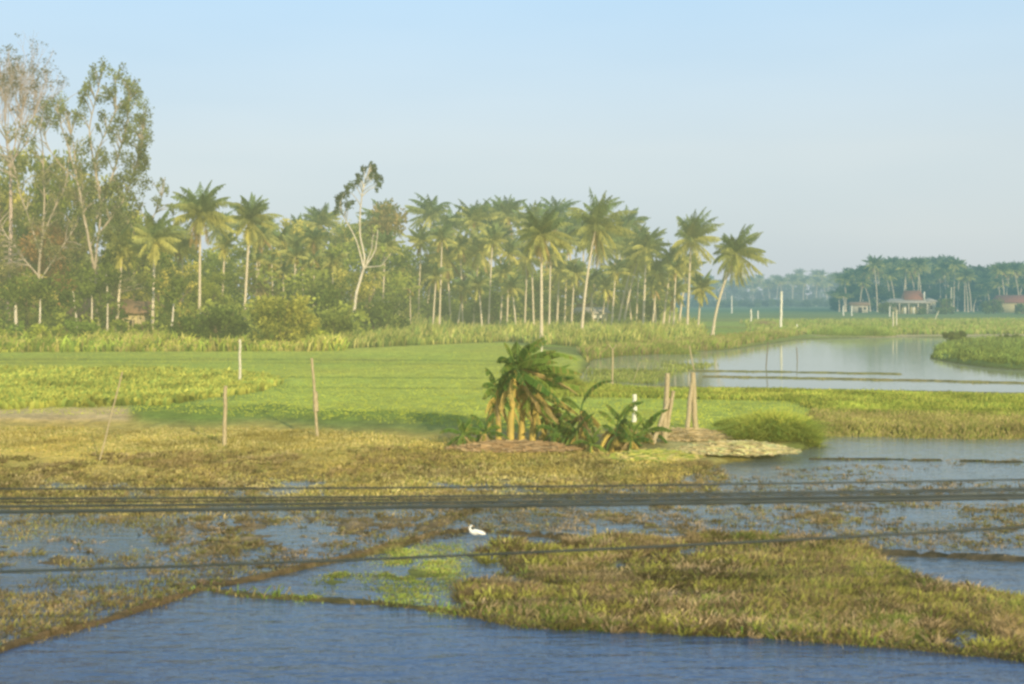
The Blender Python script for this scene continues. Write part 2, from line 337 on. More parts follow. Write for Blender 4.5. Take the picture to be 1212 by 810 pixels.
def clumps(mb, x, y, h, w, cols, k=14, r=.09, minz=-.3, lift=-.02, tone=1.):
    """separate little tufts: k splayed blades each, one tone per tuft"""
    z = zat(x, y); q = z > minz; x, y, z = x[q], y[q], np.maximum(z[q], lift); n = len(x); C_ = np.asarray(cols)
    pi = np.floor(np.mod((fbm(x*.7, y*.5, 181, 3)+.5)*len(C_)*1.6+rng.normal(0, .7, n), len(C_))).astype(int) % len(C_)
    c0 = C_[pi]*rng.uniform(.55, 1.35, (n, 1))*tone; s0 = rng.uniform(.5, 1.5, n)
    rp = lambda v: np.repeat(v, k, 0)
    X, Y_, Z_, S = rp(x), rp(y), rp(z), rp(s0); m = n*k; a = rng.uniform(0, 2*math.pi, m); rr = r*S*rng.uniform(0, 1, m)**.6
    d = np.stack([np.cos(a), np.sin(a)*.8, 0*a], 1); p0 = np.stack([X, Y_, Z_-.01], 1)+d*rr[:, None]*.5
    hh = h*S*rng.uniform(.4, 1.2, m); p2 = p0+d*(rr*1.3)[:, None]+np.stack([.25*hh, 0*hh, hh], 1); p1 = (p0+p2)/2+np.array([0, 0, 1.])*hh[:, None]*.18
    sd = np.stack([np.ones(m), .4*np.sin(a), .2*np.cos(a)], 1)*(w*rng.uniform(.6, 1.4, m))[:, None]
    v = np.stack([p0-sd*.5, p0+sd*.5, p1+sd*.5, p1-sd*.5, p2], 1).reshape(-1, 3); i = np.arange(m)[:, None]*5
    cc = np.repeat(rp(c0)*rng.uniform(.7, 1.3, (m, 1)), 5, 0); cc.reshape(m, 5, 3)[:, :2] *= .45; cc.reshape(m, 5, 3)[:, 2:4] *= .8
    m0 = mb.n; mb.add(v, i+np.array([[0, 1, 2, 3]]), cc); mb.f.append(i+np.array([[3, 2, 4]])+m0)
YG = [(.34, .38, .065), (.27, .34, .055), (.42, .42, .085), (.18, .25, .045)]
DRY = [(.62, .48, .14), (.50, .40, .11), (.38, .31, .08), (.68, .56, .22), (.34, .34, .08)]
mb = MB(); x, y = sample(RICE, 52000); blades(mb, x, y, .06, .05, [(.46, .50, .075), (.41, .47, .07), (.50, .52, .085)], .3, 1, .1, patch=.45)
tag(link('rice_shoots', mb.mesh('rice_shoots', M['grass'])), 'bright young rice shoots filling the wide green field', 'rice', kind='stuff')
mb = MB(); x, y = sample([(-60, 443), (180, 443), (285, 448), (335, 458), (300, 470), (190, 486), (-60, 489)], 9000)
blades(mb, x, y, .38, .14, [(.24, .31, .07), (.34, .38, .08), (.44, .44, .09)], .6, 2, .12)
tag(link('leafy_crop', mb.mesh('leafy_crop', M['grass'])), 'darker leafy crop growing in rows within the rice field', 'crop', kind='stuff')
mb = MB(); x, y = sample([(395, 386), (560, 381), (700, 381), (820, 386), (835, 405), (760, 414), (690, 413), (600, 406), (400, 415)], 15000)
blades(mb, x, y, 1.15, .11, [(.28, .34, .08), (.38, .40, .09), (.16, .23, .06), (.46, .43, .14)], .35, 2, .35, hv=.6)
x, y = sample([(400, 392), (560, 384), (800, 383), (800, 390), (560, 392), (400, 400)], 7000)
blades(mb, x, y, 1.9, .12, [(.24, .31, .08), (.34, .37, .08), (.16, .23, .06), (.46, .44, .15)], .3, 2, .35, hv=.5)
tag(link('tall_reeds', mb.mesh('tall_reeds', M['grass'])), 'tall green reeds growing in front of the palm trunks', 'reeds', kind='stuff')
mb = MB()
x, y = sample([(-80, 398), (200, 396), (260, 400), (400, 404), (400, 418), (-80, 420)], 14000); blades(mb, x, y, 1.0, .14, [(.30, .38, .06), (.2, .29, .05), (.4, .42, .07), (.48, .43, .13)], .7, 2, .5, hv=.9)
tag(link('verge_weeds', mb.mesh('verge_weeds', M['grass'])), 'lush bright weeds at the foot of the wood', 'weeds', kind='stuff')
mb = MB()
x, y = sample([(655, 458), (760, 464), (900, 466), (1260, 476), (1260, 502), (975, 494), (940, 480), (720, 475), (640, 474)], 20000); blades(mb, x, y, .24, .05, YG, .5, 2, .15)
x, y = sample([(965, 492), (1260, 498), (1260, 518), (965, 516)], 9000); blades(mb, x, y, .25, .05, [(.3, .28, .08), (.22, .24, .06), (.36, .3, .12)], .5, 2, .12)
x, y = sample([(690, 418), (850, 404), (905, 398), (960, 396), (905, 405), (850, 414), (760, 423), (700, 429)], 6000); blades(mb, x, y, .7, .08, [(.3, .32, .08), (.2, .28, .05), (.34, .28, .12)], .4, 2, .2, minz=.02)
x, y = sample([(880, 382), (1260, 380), (1260, 396), (965, 397), (900, 400)], 7000); blades(mb, x, y, .7, .14, [(.26, .32, .07), (.18, .28, .06), (.34, .34, .12)], .4, 2, .4)
x, y = sample([(1100, 423), (1110, 411), (1126, 404), (1212, 402), (1400, 404), (1400, 440), (1212, 436), (1160, 431)], 7000); blades(mb, x, y, .45, .07, [(.16, .24, .06), (.24, .3, .07), (.12, .18, .05)], .6, 2, .2, minz=.0, hv=.7)
for B, n, h_ in (([(835, 446), (950, 448), (1100, 451), (1212, 454)], 900, .16), ([(700, 458), (900, 461), (1212, 467)], 1500, .2), ([(760, 439), (900, 440), (1060, 443)], 600, .14), ([(960, 544), (1080, 545), (1212, 548)], 700, .07)):
    q = np.array([G(a, b, .08) for a, b in B]); s_ = rng.uniform(0, len(q)-1.01, n); i = s_.astype(int); p = q[i]+(q[i+1]-q[i])*(s_-i)[:, None]
    blades(mb, p[:, 0], p[:, 1], h_, .04, [(.3, .32, .09), (.22, .26, .07), (.38, .32, .13)], .9, 2, .3, minz=-.25, lift=-.02)
x, y = sample([(695, 430), (800, 424), (860, 428), (800, 440), (760, 458), (700, 462)], 2200); q = fbm(x*.25, y*.12, 171, 3) > -.02
blades(mb, x[q], y[q], .3, .05, [(.24, .3, .07), (.32, .34, .1), (.18, .22, .06)], .4, 2, .25, minz=-.5, lift=-.05)
tag(link('bank_grass', mb.mesh('bank_grass', M['grass'])), 'rough grass along the banks of the pond and paddies', 'grass', kind='stuff')
mb = MB()   # stubble of the harvested field
x, y = sample([(-60, 506), (300, 508), (400, 512), (500, 520), (600, 531), (780, 540), (850, 550), (790, 568), (600, 594), (300, 606), (-60, 612)], 60000)
q = rng.random(len(x)) > np.clip((H*F/y+HY-548)/75, 0, .8); x, y = x[q], y[q]
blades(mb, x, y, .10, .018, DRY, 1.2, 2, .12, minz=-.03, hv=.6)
x, y = sample([(-60, 552), (350, 548), (620, 535), (850, 548), (880, 585), (640, 625), (300, 612), (-60, 640)], 12000); blades(mb, x, y, .08, .018, [(.26, .2, .08), (.2, .15, .06), (.34, .28, .12), (.16, .13, .05)], 1.2, 2, .15, minz=-.25, lift=-.02)
x, y = sample([(-60, 612), (180, 605), (560, 600), (640, 590), (1212, 560), (1260, 655), (640, 632), (560, 628), (400, 655), (190, 708), (-60, 760)], 30000)
q = fbm(x*.9, y*.9, 77, 3)+.25*rng.normal(0, 1, len(x))*.3 > -.02
blades(mb, x[q], y[q], .05, .03, [(.34, .28, .12), (.24, .20, .09), (.44, .33, .20), (.2, .2, .07)], 1.2, 3, .12, minz=-.22, lift=-.02)
x, y = sample([(-60, 612), (230, 606), (210, 700), (60, 750), (-60, 765)], 3500); q = fbm(x*.8, y*.8, 78, 3) > .04; blades(mb, x[q], y[q], .11, .014, [(.36, .28, .10), (.26, .2, .07), (.3, .3, .07), (.2, .14, .06)], 1.2, 4, .16, minz=-.3, lift=-.02)
BRN = [(.36, .27, .14), (.26, .19, .09), (.46, .34, .20), (.18, .13, .06), (.28, .26, .09)]
x, y = sample([(180, 604), (560, 596), (700, 585), (860, 560), (1000, 530), (1260, 528), (1260, 655), (1000, 638), (640, 630), (560, 626), (400, 655), (190, 700)], 5200); q = fbm(x*.5, y*.5, 191, 3) > -.08
clumps(mb, x[q], y[q], .06, .016, BRN, 12, .10)
x, y = sample([(-60, 606), (260, 606), (200, 700), (60, 750), (-60, 765)], 1500); q = fbm(x*.8, y*.8, 193, 3) > .05; clumps(mb, x[q], y[q], .07, .016, BRN, 12, .12)
x, y = sample([(-60, 545), (400, 530), (620, 532), (850, 548), (870, 575), (640, 600), (300, 612), (-60, 618)], 9000); q = (rng.random(len(x)) > np.clip((H*F/y+HY-560)/45, 0, .85)) & (fbm(x*.6, y*.5, 194, 3) > -.12); clumps(mb, x[q], y[q], .09, .02, [(.42, .31, .13), (.3, .22, .09), (.54, .42, .2), (.2, .15, .06), (.36, .33, .1)], 10, .13)
tag(link('rice_stubble', mb.mesh('rice_stubble', M['grass'])), 'dry straw coloured rice stubble left in the flooded field', 'stubble', kind='stuff')
mb = MB()   # weed bed
x, y = sample([(562, 650), (600, 634), (900, 631), (1010, 640), (1050, 660), (1110, 692), (1260, 716), (1260, 775), (1000, 756), (800, 745), (620, 737), (538, 724), (556, 700)], 13000)
q = fbm(x*1.1, y*1.1, 88, 3)+.35*fbm(x*5, y*5, 89, 2) > -.10; x, y = x[q], y[q]
h = .17+.16*np.clip(fbm(x*.5, y*.5, 90, 2)*3, -.5, 1)
WD = [(.40, .32, .13), (.30, .24, .08), (.22, .25, .055), (.46, .35, .17), (.18, .13, .06), (.36, .35, .08), (.28, .2, .10)]
blades(mb, x, y, .11, .014, WD, 1.3, 6, .12, minz=-.05, wind=(.35, 0))
x, y = sample([(780, 655), (900, 640), (1000, 645), (1060, 668), (1120, 695), (1212, 712), (1260, 730), (1100, 750), (950, 748), (780, 735)], 5000)
xc, yc = sample([(548, 655), (590, 634), (700, 628), (900, 628), (1012, 638), (1055, 662), (1112, 688), (1260, 708), (1260, 768), (1000, 750), (800, 742), (620, 735), (530, 724), (545, 700)], 9000)
q = fbm(xc*1.2, yc*1.0, 88, 3)+.3*fbm(xc*4, yc*4, 89, 2)+.12*np.clip((yc*0+xc/yc*F+CX-560)/120, 0, 1)+.05 > 0.085
clumps(mb, xc[q], yc[q], .11, .016, [(.46, .34, .17), (.34, .27, .09), (.22, .27, .055), (.54, .40, .22), (.14, .10, .045), (.40, .39, .08), (.28, .2, .10)], 16, .13, lift=-.01, tone=1.05)
g_ = np.clip((x/y*F+CX-820)/200, 0, 1)*rng.uniform(.3, 1.2, len(x)) > .35; x, y = x[g_], y[g_]
blades(mb, x, y, .19, .014, WD[:3]+WD[5:], .9, 6, .12, minz=-.06, wind=(.3, 0), hv=.8)
x, y = sample([(330, 700), (400, 668), (500, 638), (550, 636), (545, 720), (450, 711)], 9000); q = fbm(x*1.3, y*1.0, 95, 3)+.4*fbm(x*6, y*5, 96, 2) > .02
blades(mb, x[q], y[q], .06, .018, [(.34, .42, .07), (.26, .32, .06), (.38, .34, .1)], 1.3, 3, .10, minz=-.3, lift=-.01)
for B, n in ((B1, 500), (B2, 1500)):
    q = np.array([G(a, b, .08) for a, b in B]); s = rng.uniform(0, len(q)-1.01, n); i = s.astype(int); p = q[i]+(q[i+1]-q[i])*(s-i)[:, None]; p = p[fbm(p[:, 0]*1.1, p[:, 1]*1.1, 99, 3) > -.02]
    blades(mb, p[:, 0], p[:, 1], .09 if B is B1 else .14, .022, WD+[(.24, .36, .05)], 1.1, 3, .18, minz=-.08, hv=.9)
tag(link('water_weeds', mb.mesh('water_weeds', M['grass'])), 'matted olive and straw weeds standing in the nearest paddy', 'weeds', kind='stuff')

# ------------------------------------------------------------------ coconut palms
def bez(p0, p1, p2, n):
    t = np.linspace(0, 1, n)[:, None]; return (1-t)**2*p0+2*t*(1-t)*p1+t*t*p2
def palm_crown(rg, top, L=4.4, nf=26, nl=34, w=.13, wind=.0, yellow=.5, low=-78, sides=3):
    low = low+rg.uniform(-8, 22); pw = rg.uniform(1.15, 1.75); br = rg.uniform(.0, .8); wind = wind+rg.uniform(-.15, .35)
    mb = MB(); G1 = np.array([.13, .19, .075]); G2 = np.array([.55, .50, .13]); BR = np.array([.36, .25, .09])
    for k in range(nf):
        u = (k+.5)/nf; az = k*2.39996+rg.uniform(-.6, .6); e0 = R(86-(86-low)*u**pw+rg.uniform(-13, 13))
        Lf = L*rg.uniform(.72, 1.12)*(1-.12*abs(u-.4)); droop = R(rg.uniform(34, 88))*(1 if u < .6 else .65)
        n = 12; s = np.linspace(0, 1, n); e = e0-droop*s**1.3
        e = np.maximum(e, R(-86)); ds = Lf/(n-1)
        hx = np.concatenate([[0], np.cumsum(np.cos(e[:-1])*ds)]); hz = np.concatenate([[0], np.cumsum(np.sin(e[:-1])*ds)])
        pts = top+np.stack([hx*math.cos(az)+wind*s**2*Lf*.3, hx*math.sin(az), hz], 1)
        col = lerp(G1, G2, np.clip(u*1.1-.15+rg.normal(0, .12)+yellow*.3-.15, 0, 1))
        if u > .9 and rg.random() < br: col = BR
        col = col*rg.uniform(.8, 1.25)
        tube(mb, pts, np.linspace(.055, .012, n), sides, col*1.15+.02, cap=False)
        m = nl; ss = np.linspace(.10, 1, m); P0 = np.stack([np.interp(ss, s, pts[:, i]) for i in range(3)], 1)
        t = unit(np.stack([np.interp(ss, s, np.gradient(pts[:, i])) for i in range(3)], 1))
        side = unit(np.cross(t, np.array([0, 0, 1.])+1e-4))
        ll = (.16+1.0*np.sin(np.clip(ss*1.05, 0, 1)*math.pi)**.7)*L/4.4*.9
        for sg in (-1, 1):
            hang = (rg.uniform(.3, .9, m)+.9*ss*rg.uniform(.4, 1.3))[:, None]
            d = unit(side*sg*.8+t*.6+np.array([0, 0, -1.])*hang+rg.normal(0, .2, (m, 3)))
            p2 = P0+d*(ll*rg.uniform(.8, 1.1, m))[:, None]; wv = t*w*.5
            pm = lerp(P0, p2, .55)+np.array([0, 0, .04]); cc = np.repeat((col*rg.uniform(.75, 1.25, (m, 1))), 5, 0)
            v = np.stack([P0-wv, P0+wv, pm+wv, pm-wv, p2+np.array([0, 0, -.08])], 1).reshape(-1, 3); i = np.arange(m)[:, None]*5
            m0 = mb.n; mb.add(v, i+np.array([[0, 1, 2, 3]]), cc); mb.f.append(i+np.array([[3, 2, 4]])+m0)
    for k in range(9):   # nuts under the crown
        a = rg.uniform(0, 6.28); p = top+np.array([math.cos(a)*.33, math.sin(a)*.33, -.35-rg.uniform(0, .4)])
        q = .15; v = p+q*np.array([[1, 0, 0], [0, 1, 0], [-1, 0, 0], [0, -1, 0], [0, 0, 1.2], [0, 0, -1.2]])
        mb.add(v, [[0, 1, 4], [1, 2, 4], [2, 3, 4], [3, 0, 4], [1, 0, 5], [2, 1, 5], [3, 2, 5], [0, 3, 5]], np.array([.3, .26, .06]))
    return mb
def palm_trunk(pts, r=.15, sides=8):
    mb = MB(); n = len(pts); s = np.linspace(0, 1, n); rr = r*(1+.9*np.exp(-s*18))*(1-.35*s); rr = rr*(1+.05*np.cos(np.arange(n)*math.pi))
    tube(mb, pts, rr, sides); return mb
def near_palm(bx, cx, ctop, cy, Y, rpx, label, bend=.5, seed=1, yellow=.5, low=-78, nf=52, name='coconut_palm', group='coconut palms at the edge of the wood', r=None, w=.075, nl=40, wind=.0, basepy=None):
    """bx: trunk foot column, cx/cy: crown heart, rpx: frond reach, all measured on the survey frame at distance Y"""
    rg = np.random.default_rng(seed); X = (bx-CX)/F*Y; z0 = float(zat(X, Y)); root = empty(name, (X, Y, z0), label, 'palm tree', group)
    top = P(cx, cy, Y)-np.array([X, Y, z0]); top[1] += rg.uniform(-1, 1)
    mid = np.array([top[0]*(1-bend)*.5+top[0]*.0, top[1]*.4, top[2]*.5])
    pts = bez(np.array([0, 0, -.15]), mid, top, 26)
    link('trunk', palm_trunk(pts, r or .15).mesh('palm_trunk', M['trunk'], True), root)
    link('crown', palm_crown(rg, top+np.array([0, 0, .1]), rpx/F*Y*rg.uniform(.86, 1.0), int(nf*rg.uniform(.72, 1.15)), nl, w, wind, yellow, low).mesh('palm_crown', M['frond']), root)
    return root
NP = [ # foot x, crown x, top, heart y, Y, reach px, label, bend, yellow
 (688, 706, 224, 268, 119, 50, 'tallest coconut palm of the stand with a long slightly leaning pale trunk reaching the reeds', .6, .45),
 (641, 641, 235, 278, 108, 44, 'straight coconut palm rising directly behind the banana plants', .2, .5),
 (621, 624, 285, 306, 150, 30, 'small palm with short drooping yellow fronds beside the straight palm behind the bananas', .2, .9),
 (659, 662, 300, 320, 150, 32, 'low young palm with yellow fronds hanging between the straight palm and the tallest one', .2, .95),
 (697, 712, 255, 290, 150, 40, 'palm whose trunk runs close behind that of the tallest palm', .5, .4),
 (716, 733, 243, 288, 155, 36, 'slanting palm above the small pale shed in the palm stand', .4, .5),
 (730, 750, 290, 312, 146, 28, 'thin palm leaning strongly toward the pond, first of a close leaning pair', .3, .7),
 (737, 756, 275, 306, 145, 28, 'thin palm leaning strongly toward the pond, second of a close leaning pair', .3, .7),
 (761, 766, 258, 295, 142, 34, 'upright palm just past the two thin leaning palms', .2, .5),
 (784, 795, 285, 312, 146, 27, 'short palm with sparse crown leaning toward the tall palm nearest the pond bank', .3, .6),
 (803, 815, 290, 318, 152, 26, 'slender leaning palm half hidden behind the broad crowned straight palm', .3, .6),
 (813, 817, 246, 286, 138, 47, 'broad crowned straight palm, last but one before the open field', .15, .35),
 (843, 870, 260, 302, 124, 41, 'solitary curved palm standing at the edge of the pond', .75, .3),
 (560, 567, 278, 300, 150, 42, 'palm with long hanging yellow fronds and slim slanted trunk among the reeds', .3, .95),
 (534, 528, 285, 306, 150, 40, 'drooping yellowish palm just short of the slim slanted palm in the reeds', .3, .95),
 (502, 513, 300, 322, 155, 34, 'dull yellow palm between the white barked tree and the drooping palms', .4, .8),
 (236, 239, 208, 256, 112, 46, 'large hazy palm with wide crown beside the airy tall tree', .2, .35),
 (288, 294, 222, 262, 118, 40, 'palm with upright brush of fronds above the big round bush', .3, .45),
 (180, 180, 245, 284, 106, 40, 'palm with long hanging fronds beside the bamboo hut', .1, .6),
 (137, 141, 262, 294, 108, 34, 'pale trunked palm standing in front of the bamboo hut', .1, .6),
]
for i, (bx, cx, tp, cy, Y, rp, lab, bend, ye) in enumerate(NP):
    near_palm(bx, cx, tp, cy, Y, rp, lab, bend, 100+i, ye, wind=.12)
MP = [(452, 456, 268, 'slim palm rising between the white barked tree and the reddish crowned tree'), (472, 474, 292, 'short slim palm under the reddish green crowned tree'), (495, 499, 262, 'slim palm above the dull yellow palm'), (520, 523, 258, 'slim high palm just behind the drooping yellowish palm'),
 (548, 545, 270, 'slim palm squeezed between the two drooping yellow palms'), (578, 583, 262, 'slim palm between the long fronded yellow palm and the dark shaded bush'), (600, 603, 276, 'slim palm just before the small yellow fronded palm'), (668, 672, 262, 'slim palm filling the gap before the tallest palm'), (676, 680, 300, 'stunted slim palm at the foot of the tallest palm'),
 (748, 741, 300, 'slim palm tilting the other way from the thin leaning pair'), (772, 779, 300, 'slim palm in the gap past the upright palm'), (790, 797, 322, 'lowest slim palm near the end of the stand'), (826, 829, 318, 'slim palm just past the broad crowned straight palm'), (712, 716, 318, 'stunted palm over the roof of the small pale shed')]
for i, (bx_, cx_, tp_, lab_) in enumerate(MP):
    near_palm(bx_, cx_, tp_, tp_+24, 141+(i*5) % 12, 25, lab_, .3, 160+i, .3+.08*(i % 7), nf=30, name='coconut_palm', group='slim palms inside the palm stand', r=.12, nl=30, w=.12, wind=.1)
MP = [(440, 444, 300, 'slim low palm directly past the white barked tree'), (462, 458, 318, 'lowest slim palm before the reddish crowned tree'), (512, 516, 306, 'slim yellowish palm at the left foot of the drooping pair'), (541, 549, 320, 'low slim palm between the trunks of the drooping pair'), (571, 566, 316, 'low slim palm just past the slanted slim trunk'),
 (592, 596, 302, 'slim palm before the dark shaded bush'), (611, 606, 318, 'tiny slim palm at the foot of the small yellow fronded palm'), (632, 628, 262, 'slim palm touching the straight palm on its open side'), (650, 652, 280, 'slim palm touching the straight palm toward the tallest palm'), (703, 699, 312, 'slim palm crossing in front of the cream outhouse'),
 (724, 729, 300, 'slim palm between the pale shed and the thin leaning pair'), (753, 759, 262, 'slim palm rising behind the thin leaning pair'), (777, 773, 318, 'low slim palm at the foot of the upright palm'), (797, 801, 296, 'slim palm right before the broad crowned straight palm')]
for i, (bx_, cx_, tp_, lab_) in enumerate(MP):
    near_palm(bx_, cx_, tp_, tp_+22, 138+(i*7) % 13, 22, lab_, .3, 190+i, .3+.08*(i % 7), nf=28, name='coconut_palm', group='slim palms inside the palm stand', r=.12, nl=30, w=.11, wind=.1)
MP = [(300, 312, 258, 'slim palm standing above the start of the areca row'), (330, 334, 262, 'slim palm behind the middle of the areca row'), (352, 350, 274, 'slim palm behind the highest areca palm'), (366, 372, 262, 'slim palm close before the back row palm head by the white barked tree'), (392, 394, 284, 'slim palm standing hard against the white barked tree'), (262, 266, 268, 'slim palm between the large hazy palm and the brush headed palm'), (216, 214, 270, 'slim palm tucked beside the large hazy palm'), (160, 158, 280, 'slim palm between the hut palm and the palm with long hanging fronds')]
for i, (bx_, cx_, tp_, lab_) in enumerate(MP):
    near_palm(bx_, cx_, tp_, tp_+24, (119 if bx_ < 300 else 131)+(i*3) % 6, 26, lab_, .3, 230+i, .3+.08*(i % 7), nf=34, name='coconut_palm', group='slim palms among the broadleaf trees', r=.13, nl=32, w=.09, wind=.1)
# palms further back that show above the wood: (crown x, top y, Y)
def proto_palm(seed, nf=40, nl=26, w=.13, Hh=16, L=3.9, lean=1.2, yellow=.2, low=-75):
    rg = np.random.default_rng(seed); a = rg.uniform(0, 6.28); top = np.array([lean*math.cos(a), lean*math.sin(a), Hh])
    pts = bez(np.array([0, 0, -.3]), np.array([0, 0, Hh*.5]), top, 12)
    return (palm_trunk(pts, .17, 6).mesh('far_palm_trunk', M['trunk'], True), palm_crown(rg, top, L, nf, nl, w, .1, yellow, low).mesh('far_palm_crown', M['frond']), Hh)
PR = [proto_palm(300+i, lean=.5+.35*i, yellow=.1+.12*(i % 3), Hh=16) for i in range(8)]
def far_palm(cx, tp, Y, k, label, group, sc=None, name='coconut_palm', rz=None):
    X = (cx-CX)/F*Y; z0 = float(zat(X, Y)); hh = H+(HY-tp)/F*Y-z0
    t, c, h0 = PR[k % len(PR)]; s = hh/(h0+3.4)
    root = empty(name, (X, Y, z0), label, 'palm tree', group, rng.uniform(0, 6.28) if rz is None else rz)
    root.scale = (max(s, .8)*(sc or 1.2),)*2+(s,)
    link('trunk', t, root); link('crown', c, root); return root
bk = [(508, 226, 'round headed back row palm left of centre in the skyline, clear of its neighbours'), (536, 244, ''), (551, 236, ''), (574, 236, ''), (590, 246, ''), (616, 231, 'dark palm crown showing behind the straight palm, topping the back row'), (634, 229, ''), (655, 240, ''),
      (676, 248, ''), (741, 243, 'wind tossed back row palm in the gap beside the tallest palm'), (376, 240, 'single back row palm head standing up beside the white barked tree'), (347, 254, ''), (325, 262, ''), (308, 262, ''), (400, 262, ''), (478, 238, ''), (262, 246, ''), (208, 262, ''), (595, 262, ''), (690, 262, ''), (725, 268, ''), (775, 275, ''), (448, 250, '')]
for i, (cx, tp, lab) in enumerate(bk):
    far_palm(cx, tp, 178+rng.uniform(-14, 18), i, lab or 'hazy palm in the back row of the wood, its head among others', 'palms in the back row of the wood')
# far grove behind the red roofed house and the misty line beyond
def far_grove(lst, label, group, **kw):
    for i, (cx, tp, Y) in enumerate(lst): far_palm(cx, tp, Y, i*3+1, label, group, **kw)
L1 = []
for i in range(170):
    cx = 992+i*1.75+rng.uniform(-3, 3); e = 301 if 1035 < cx < 1140 else (309 if cx < 1035 else 307)
    if 1136 < cx < 1175: e = 316
    if cx < 1003: e = 320
    L1.append((cx, e+(abs(rng.normal(0, 5)) if i % 2 else rng.uniform(4, 30)), rng.uniform(335, 420)))
far_grove(L1, 'tall bluish palm in the dense grove behind the red roofed house', 'palms of the grove across the pond', sc=1.15)
L2 = [(790+i*2.4+rng.uniform(-2, 2), 331+rng.normal(0, 4)-(5 if 930 < 790+i*2.4 < 975 else 0), rng.uniform(560, 680)) for i in range(100)]
far_grove(L2, 'misty distant palm in the low line across the fields', 'distant palms across the fields', sc=1.15)

# ------------------------------------------------------------------ broadleaf trees
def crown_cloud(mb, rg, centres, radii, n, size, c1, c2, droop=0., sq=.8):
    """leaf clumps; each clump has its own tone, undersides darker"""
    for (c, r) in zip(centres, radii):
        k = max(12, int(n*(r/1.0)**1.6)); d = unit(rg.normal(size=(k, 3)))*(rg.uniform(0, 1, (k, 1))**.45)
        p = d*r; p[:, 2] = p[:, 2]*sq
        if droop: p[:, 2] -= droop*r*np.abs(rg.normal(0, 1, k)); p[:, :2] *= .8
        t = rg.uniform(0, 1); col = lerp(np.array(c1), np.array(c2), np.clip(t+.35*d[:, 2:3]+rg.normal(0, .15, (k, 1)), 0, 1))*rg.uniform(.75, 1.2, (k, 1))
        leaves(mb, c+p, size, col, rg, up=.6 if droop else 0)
def grow(mb, rg, p, d, L, r, depth, tips, spread=.6, upb=.25, split=(2, 4), sides=5, wig=.12):
    n = 5; pts = [p]; dd = d.copy()
    for i in range(n-1):
        dd = unit(dd+rg.normal(0, wig, 3)+np.array([0, 0, upb*.2])); pts.append(pts[-1]+dd*L/(n-1))
    pts = np.array(pts); tube(mb, pts, np.linspace(r, r*.6, n), sides, cap=False)
    if depth == 0: tips.append(pts[-1]); return
    for k in range(rg.integers(*split)):
        nd = unit(dd+rg.normal(0, spread, 3)+np.array([0, 0, upb])); st = pts[-1] if k < 2 else pts[rg.integers(2, n)]
        grow(mb, rg, st, nd, L*rg.uniform(.6, .85), r*.6, depth-1, tips, spread, upb, split, sides, wig)
def proto_tree(seed, Hh, W, c1, c2, n=62, size=.22, nclump=62, low=.12, bark='bark'):
    rg = np.random.default_rng(seed); tb = MB(); tips = []
    grow(tb, rg, np.array([0, 0, -.2]), np.array([0, 0, 1.]), Hh*.32, Hh*.02, 3, tips, .55, .3)
    tips = np.array(tips); sc = np.array([W/2/max(1, np.abs(tips[:, :2]).max()), W/2/max(1, np.abs(tips[:, :2]).max()), Hh*.88/tips[:, 2].max()])
    tb.v = [v*sc for v in tb.v]; tips = tips*sc
    c = []; r = []
    for k in range(nclump):
        if k < len(tips) and rg.random() < .6: q = tips[rg.integers(len(tips))]
        else:
            a = rg.uniform(0, 6.28); h = rg.uniform(low, .95); rad = W/2*math.sqrt(max(.05, 1-((h-.6)/.5)**2))*rg.uniform(.4, 1); q = np.array([math.cos(a)*rad, math.sin(a)*rad, h*Hh])
        c.append(q); r.append(W*rg.uniform(.10, .21))
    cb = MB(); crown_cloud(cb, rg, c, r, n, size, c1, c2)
    return tb.mesh('tree_trunk', M[bark], True), cb.mesh('tree_crown', M['leaf']), Hh, W
DG, LG, OL = (.15, .20, .05), (.70, .70, .13), (.80, .68, .16)
TP = [proto_tree(500, 12, 8, DG, LG), proto_tree(501, 12, 7, DG, OL), proto_tree(502, 12, 9, (.06, .10, .03), (.40, .43, .07)),
      proto_tree(503, 11, 6, (.26, .15, .06), (.50, .30, .12), n=50, bark='bark'), proto_tree(504, 12, 7, (.14, .15, .05), (.38, .29, .12), n=42, nclump=28)]
def tree(cx, tp, Y, wpx, k, label, name='broadleaf_tree', group='broadleaf trees in the wood', base=None):
    X = (cx-CX)/F*Y; z0 = float(zat(X, Y)); hh = H+(HY-tp)/F*Y-z0; t, c, h0, w0 = TP[k]
    root = empty(name, (X, Y, z0), label, 'tree', group, rng.uniform(0, 6.28)); s = wpx/F*Y/w0
    root.scale = (s, s, hh/h0/1.02); link('trunk', t, root); link('crown', c, root); return root
tree(465, 216, 150, 72, 4, 'tall rounded tree with reddish green crown beside the white barked tree')
tree(430, 262, 160, 60, 0, 'dark tree filling the gap behind the white barked tree')
tree(396, 268, 165, 50, 1, 'dull green tree behind the bare stubs near the white barked tree')
tree(55, 262, 118, 66, 3, 'tree with rust brown dry foliage near the wood edge')
tree(20, 225, 128, 90, 2, 'leafy green tree under the bare twiggy tree')
tree(72, 175, 126, 90, 2, 'bushy green tree filling the space between the bare tree and the airy tall tree')
tree(118, 205, 130, 90, 1, 'olive green tree hugging the lower trunk of the airy tall tree')
tree(-30, 190, 124, 100, 1, 'olive tree at the outer edge of the wood, past the bare twiggy tree')
tree(160, 262, 122, 70, 0, 'dark leafy tree behind the palms by the bamboo hut')
tree(205, 285, 128, 64, 2, 'green tree between the hut palm and the large hazy palm')
tree(262, 292, 132, 70, 0, 'dark tree between the large hazy palm and the brush headed palm')
tree(330, 290, 135, 72, 1, 'olive green tree over the areca palms')
tree(376, 296, 138, 70, 2, 'light green tree just before the white barked tree')
tree(500, 300, 158, 84, 2, 'light green tree behind the dull yellow palm')
tree(548, 285, 166, 84, 0, 'dark tree behind the drooping yellowish palms')
